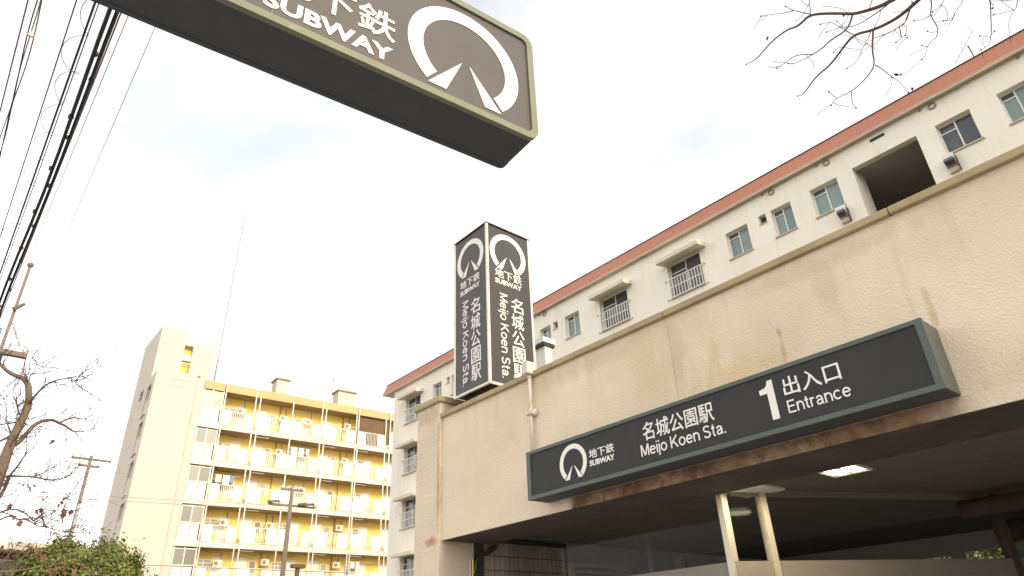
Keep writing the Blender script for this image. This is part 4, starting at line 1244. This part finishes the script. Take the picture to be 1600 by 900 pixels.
TR = [[[-0.152,3.335,4.652,0.0167],[-0.322,3.36,4.709,0.0155],[-0.481,3.388,4.765,0.0147],[-0.557,3.434,4.818,0.0137],[-0.627,3.472,4.881,0.0128],[-0.717,3.499,4.952,0.0118],[-0.794,3.51,5.044,0.0109],[-0.934,3.492,5.157,0.01],[-1.018,3.549,5.195,0.009],[-1.071,3.601,5.246,0.008],[-1.149,3.635,5.312,0.0069],[-1.292,3.683,5.348,0.0059],[-1.424,3.751,5.364,0.0048],[-1.501,3.8,5.413,0.0036],[-1.561,3.845,5.47,0.0024]],[[-0.962,3.596,5.262,0.0043],[-1.016,3.465,5.248,0.003],[-1.021,3.361,5.212,0.0021]],[[-1.016,3.465,5.248,0.0034],[-1.085,3.49,5.308,0.0027],[-1.157,3.504,5.38,0.0022],[-1.241,3.516,5.45,0.0018]],[[-0.962,3.596,5.262,0.0038],[-0.919,3.479,5.201,0.003],[-0.877,3.361,5.139,0.0025],[-0.838,3.244,5.077,0.002]],[[-0.733,3.576,5.025,0.0076],[-0.789,3.566,4.929,0.0064],[-0.879,3.507,4.883,0.0056],[-0.933,3.466,4.823,0.0048],[-0.982,3.415,4.775,0.0041],[-0.999,3.349,4.752,0.0034],[-1.046,3.278,4.728,0.0028],[-1.115,3.232,4.671,0.0021],[-1.126,3.183,4.629,0.0018]],[[-0.992,3.451,4.809,0.0028],[-1.057,3.463,4.833,0.0023],[-1.122,3.478,4.854,0.002],[-1.154,3.482,4.894,0.0018]],[[-0.097,3.234,4.625,0.0149],[-0.297,3.331,4.628,0.0136],[-0.438,3.41,4.661,0.0126],[-0.53,3.482,4.713,0.0116],[-0.658,3.534,4.782,0.0106],[-0.766,3.57,4.872,0.0095],[-0.862,3.655,4.909,0.0084],[-0.993,3.752,4.925,0.0073],[-1.122,3.824,4.97,0.0062],[-1.248,3.919,4.988,0.005],[-1.306,3.996,5.042,0.0037],[-1.353,4.06,5.113,0.0023]],[[-0.782,3.643,4.938,0.0036],[-0.814,3.703,5.016,0.0025],[-0.856,3.695,5.17,0.0018]],[[-0.809,3.709,5.011,0.0033],[-0.826,3.582,4.999,0.0026],[-0.834,3.468,4.974,0.002],[-0.873,3.377,4.918,0.0018]],[[-0.672,3.608,4.848,0.0078],[-0.718,3.605,4.714,0.0063],[-0.73,3.596,4.594,0.0052],[-0.794,3.552,4.503,0.0043],[-0.872,3.492,4.428,0.0034],[-0.939,3.411,4.38,0.0026],[-0.962,3.357,4.31,0.0018]],[[-0.943,3.424,4.39,0.0023],[-0.936,3.311,4.368,0.0018]],[[-0.878,3.518,4.449,0.003],[-0.919,3.597,4.427,0.0022],[-0.922,3.657,4.434,0.0018]],[[-0.725,3.571,4.573,0.0045],[-0.72,3.676,4.607,0.0036],[-0.716,3.8,4.619,0.0029],[-0.709,3.912,4.646,0.0023],[-0.712,4.053,4.637,0.0018]],[[-0.485,3.419,4.794,0.0051],[-0.579,3.522,4.873,0.0043],[-0.69,3.615,4.959,0.0036],[-0.779,3.705,5.052,0.003],[-0.876,3.766,5.178,0.0024],[-0.974,3.846,5.281,0.0018]],[[-0.693,3.633,4.815,0.0027],[-0.606,3.611,4.765,0.003],[-0.534,3.574,4.731,0.0032],[-0.489,3.529,4.699,0.0033],[-0.451,3.464,4.689,0.0034],[-0.407,3.399,4.68,0.0035]],[[-0.536,3.588,4.744,0.0023],[-0.556,3.648,4.774,0.002],[-0.575,3.73,4.778,0.0018],[-0.558,3.792,4.813,0.0018]],[[-0.685,3.604,4.85,0.0035],[-0.719,3.69,4.897,0.003],[-0.768,3.775,4.944,0.0027],[-0.823,3.864,4.984,0.0024],[-0.897,3.963,5.008,0.0021],[-0.982,4.033,5.065,0.0018]],[[-0.88,3.728,4.975,0.0029],[-0.928,3.789,5.049,0.0022],[-0.982,3.864,5.105,0.0018]],[[-0.573,3.491,4.849,0.0023],[-0.628,3.625,4.914,0.0019],[-0.685,3.749,4.99,0.0018]],[[-0.625,3.461,4.871,0.003],[-0.564,3.331,4.803,0.0025],[-0.52,3.207,4.724,0.0021]],[[-0.784,3.645,4.936,0.0024],[-0.792,3.733,4.936,0.002],[-0.788,3.806,4.955,0.0018],[-0.778,3.858,5.0,0.0018]],[[-0.441,3.484,4.729,0.0044],[-0.477,3.476,4.67,0.0036],[-0.498,3.459,4.624,0.0031],[-0.515,3.423,4.6,0.0026],[-0.568,3.388,4.568,0.0022],[-0.588,3.351,4.546,0.0018]],[[-0.517,3.438,4.613,0.0022],[-0.547,3.554,4.628,0.0018],[-0.595,3.628,4.687,0.0018]],[[-0.496,3.444,4.611,0.0022],[-0.48,3.386,4.527,0.0018],[-0.493,3.327,4.439,0.0018]],[[-0.255,3.257,4.567,0.0046],[-0.318,3.332,4.592,0.0042],[-0.343,3.423,4.604,0.0039],[-0.377,3.508,4.624,0.0036],[-0.382,3.615,4.622,0.0033],[-0.397,3.695,4.65,0.003],[-0.43,3.774,4.676,0.0028],[-0.457,3.832,4.727,0.0025],[-0.501,3.902,4.76,0.0022],[-0.541,3.988,4.776,0.0019],[-0.576,4.053,4.817,0.0018]],[[-0.381,3.553,4.663,0.0032],[-0.434,3.664,4.756,0.0023],[-0.486,3.756,4.869,0.0018]],[[-0.411,3.771,4.714,0.0019],[-0.444,3.838,4.784,0.0018],[-0.467,3.899,4.863,0.0018]],[[-0.497,3.871,4.735,0.0019],[-0.527,3.932,4.813,0.0018]],[[-0.246,3.384,4.577,0.0027],[-0.283,3.439,4.608,0.0025],[-0.302,3.498,4.639,0.0023],[-0.365,3.549,4.67,0.0022]],[[-0.169,3.406,4.567,0.0033],[-0.219,3.505,4.597,0.0029],[-0.239,3.593,4.646,0.0026],[-0.282,3.676,4.696,0.0023],[-0.313,3.77,4.735,0.002],[-0.334,3.848,4.794,0.0018],[-0.374,3.906,4.873,0.0018]],[[-0.077,3.292,4.41,0.0047],[-0.119,3.389,4.405,0.0042],[-0.124,3.458,4.44,0.0037],[-0.153,3.556,4.437,0.0033],[-0.19,3.664,4.421,0.003],[-0.206,3.734,4.453,0.0026],[-0.225,3.81,4.477,0.0022],[-0.26,3.873,4.513,0.0019],[-0.282,3.929,4.559,0.0018]],[[-0.212,3.834,4.529,0.0018],[-0.237,3.894,4.608,0.0018],[-0.259,3.964,4.678,0.0018]],[[-0.123,3.419,4.408,0.0019],[-0.116,3.476,4.421,0.0018],[-0.13,3.518,4.447,0.0018]],[[-0.201,3.749,4.475,0.0018],[-0.178,3.745,4.485,0.0018]],[[0.006,3.36,4.349,0.0034],[-0.027,3.466,4.374,0.0029],[-0.048,3.566,4.409,0.0025],[-0.061,3.647,4.467,0.0021],[-0.117,3.708,4.539,0.0018],[-0.149,3.773,4.611,0.0018]],[[-0.12,3.417,4.412,0.0018],[-0.041,3.422,4.345,0.0018],[0.026,3.412,4.293,0.0019]]]
RL = [[-0.781,3.56,5.033],[-0.698,3.893,4.669],[-0.721,3.886,4.673],[-1.215,3.417,5.11],[-0.669,3.977,4.58],[-0.696,3.892,4.671]]
def leaf_mesh(name, size, material):
    mb = MB()
    s = size
    mb.v = [(0, 0, 0), (-.35 * s, .1 * s, .35 * s), (0, -.08 * s, 1.0 * s), (.35 * s, .1 * s, .35 * s)]
    mb.f = [(0, 1, 2), (0, 2, 3)]
    me = bpy.data.meshes.new(name)
    me.from_pydata(mb.v, [], mb.f)
    me.materials.append(material)
    return me
def rand_dir():
    while True:
        v = Vector((random.uniform(-1, 1), random.uniform(-1, 1), random.uniform(-1, 1)))
        if .1 < v.length < 1:
            return v.normalized()
def smooth_path(p):
    """one round of corner cutting, radii carried along"""
    out = [p[0]]
    for a, b in zip(p[:-1], p[1:]):
        out.append([a[i] * .75 + b[i] * .25 for i in range(4)])
        out.append([a[i] * .25 + b[i] * .75 for i in range(4)])
    out.append(p[-1])
    return out
def twigs(mb, path, n, length, r, depth, bias):
    for _ in range(n):
        k = random.randrange(1, len(path))
        p = Vector(path[k][:3])
        d = (Vector(path[k][:3]) - Vector(path[k - 1][:3])).normalized()
        dr = (d * .7 + rand_dir() * .9 + bias).normalized()
        L = length * random.uniform(.45, 1.2)
        pts = [[*p, r]]
        q = p
        m_ = 5
        for j in range(m_):
            dr = (dr + rand_dir() * .38 + bias * .12).normalized()
            q = q + dr * (L / m_)
            pts.append([*q, r * (1 - .75 * (j + 1) / m_)])
        mb.tube([a[:3] for a in pts], [max(a[3], .0015) for a in pts], 5)
        if depth > 0:
            twigs(mb, pts, random.choice((1, 2, 3)), L * .55, r * .6, depth - 1, bias)

lt = wthing('bare_tree', 'gnarled bare tree with a few brown leaves at the left edge', 'tree', (TL[0][0][0], TL[0][0][1], 0))
tk = smooth_path(TL[0])
b0 = TL[0][0]
tk = [[b0[0] + .25, b0[1] - .35, 0, .34], [b0[0] + .1, b0[1] - .15, b0[2] * .5, .27]] + tk
MB().tube([a[:3] for a in tk], [a[3] * .68 for a in tk], 10).build('trunk', M['bark'], lt, True)
tw = MB()
for p in TL[1:]:
    s = smooth_path(smooth_path(p))
    MB().tube([a[:3] for a in s], [a[3] * .8 for a in s], 7).build('branch', M['bark'], lt, True)
    twigs(tw, s, 7 if len(p) < 6 else 13, .8, .008, 2, Vector((0, .05, .25)))
twigs(tw, tk[6:], 16, 1.0, .011, 2, Vector((0, .0, .3)))
tw.build('twig', M['twig'], lt)['kind'] = 'stuff'
lm = leaf_mesh('leaf', .125, M['dry_leaf'])
for p in LL:
    for q in range(random.choice((1, 1, 2))):
        o = link('leaf', lm, None, lt)
        o.location = Vector(p) + rand_dir() * .07 * q
        o.rotation_euler = (R(180) + random.uniform(-.7, .7), random.uniform(-.7, .7), random.uniform(0, 6.28))
        sc = random.uniform(.6, 1.2)
        o.scale = (sc, sc, sc)

rt_ = wthing('bare_branch_tree', 'bare tree reaching in with thin reddish twigs at the upper right', 'tree', (1.7, 3.05, 0))
MB().tube([(1.7, 3.05, 0), (1.68, 3.05, 1.8), (1.6, 3.07, 3.6), (1.5, 3.1, 4.4)], [.12, .10, .085, .07], 12).build('trunk', M['bark'], rt_, True)
starts = [p for p in TR if len(p) >= 9 and p[0][3] > .004]
tw = MB()
for p in TR:
    s = smooth_path(smooth_path(p))
    if p[0][3] > .009:
        e = p[0]
        s = [[1.5, 3.1, 4.3, .045], [(1.5 + e[0]) / 2 + .1, (3.1 + e[1]) / 2, (4.3 + e[2]) / 2 + .12, .03]] + s
    elif len(p) >= 6 and p[0][2] > 5.2:
        pass
    MB().tube([a[:3] for a in s], [max(a[3] * .8, .0017) for a in s], 7).build('branch', M['twig'], rt_, True)
    if len(p) > 3:
        twigs(tw, s[len(s) // 3:], 2, .15, .0017, 0, Vector((-.2, .1, 0)))
    t = p[-1]
    if t[3] < .0032:
        MB().ball(t[:3], .0055, 5).build('bud', M['bud'], rt_)
tw.build('twig', M['twig'], rt_)['kind'] = 'stuff'
lm2 = leaf_mesh('red_leaf', .035, M['bud'])
for p in RL:
    o = link('red_leaf', lm2, None, rt_)
    o.location = p
    o.rotation_euler = (random.uniform(-1, 1), random.uniform(-1, 1), random.uniform(0, 6))

def evergreen(name, label, c, rad, n, seed, base):
    rng = np.random.default_rng(seed)
    r = wthing(name, label, 'tree', base)
    MB().tube([base, (base[0], base[1], c[2] * .5), tuple(c)], [.14, .12, .05], 8).build('trunk', M['bark'], r, True)
    lmb = MB()
    for k in range(9):
        d = Vector(rng.normal(size=3)).normalized()
        d.z = abs(d.z) * .8
        lmb.tube([(base[0], base[1], c[2] - rad[2] * .7), Vector(c) + Vector((d.x * rad[0], d.y * rad[1], d.z * rad[2])) * .8], [.05, .012], 5)
    lmb.build('limb', M['bark'], r)
    # clumps on an uneven shell, each a tuft of small leaves
    nc = 420
    dirs = rng.normal(size=(nc, 3))
    dirs /= np.linalg.norm(dirs, axis=1)[:, None]
    rr = rng.uniform(.74, 1.02, nc) * (1 + .10 * np.sin(dirs[:, 0] * 5 + dirs[:, 2] * 4))
    cen = np.array(c) + dirs * np.array(rad) * rr[:, None]
    ci = rng.integers(0, nc, n)
    pos = cen[ci] + rng.normal(size=(n, 3)) * .14
    nd = pos - np.array(c) + rng.normal(size=(n, 3)) * .9
    nd /= np.linalg.norm(nd, axis=1)[:, None]
    a = np.cross(nd, rng.normal(size=(n, 3)))
    a /= np.linalg.norm(a, axis=1)[:, None]
    b = np.cross(nd, a)
    ln = rng.uniform(.035, .075, n)[:, None]
    wd = ln * .42
    v = np.stack([pos - a * ln, pos + b * wd + nd * .01, pos + a * ln, pos - b * wd + nd * .01], 1).reshape(-1, 3)
    f = np.arange(n * 4).reshape(-1, 4)
    me = bpy.data.meshes.new('crown')
    me.from_pydata(v.tolist(), [], f.tolist())
    me.update()
    o = link('crown', me, M['leaf'], r)
    o['kind'] = 'stuff'
    return r
ml = bpy.data.materials.new('evergreen_leaf')
ml.use_nodes = True
t = ml.node_tree
pb = t.nodes['Principled BSDF']
geo = t.nodes.new('ShaderNodeNewGeometry')
cr = t.nodes.new('ShaderNodeValToRGB')
cr.color_ramp.elements[0].color = (.055, .085, .014, 1)
cr.color_ramp.elements[1].color = (.22, .24, .04, 1)
t.links.new(geo.outputs['Random Per Island'], cr.inputs['Fac'])
t.links.new(cr.outputs['Color'], pb.inputs['Base Color'])
pb.inputs['Roughness'].default_value = .55
M['leaf'] = ml
evergreen('evergreen_tree', 'rounded green evergreen tree in front of the pale stair tower', (-21.75, 3.75, 2.85), (1.7, 1.75, 1.78), 90000, 5, (-21.75, 3.75, 0))
evergreen('evergreen_tree', 'lower evergreen shrub at the bottom left corner beneath the bare tree', (-21.0, 1.35, 2.1), (1.3, 1.5, 1.45), 50000, 9, (-21.0, 1.35, 0))

evergreen('evergreen_tree', 'dim shrub glimpsed through the back opening of the station entrance', (-4.2, 14.6, 1.9), (1.9, 1.0, 1.3), 14000, 12, (-4.2, 14.6, 0))
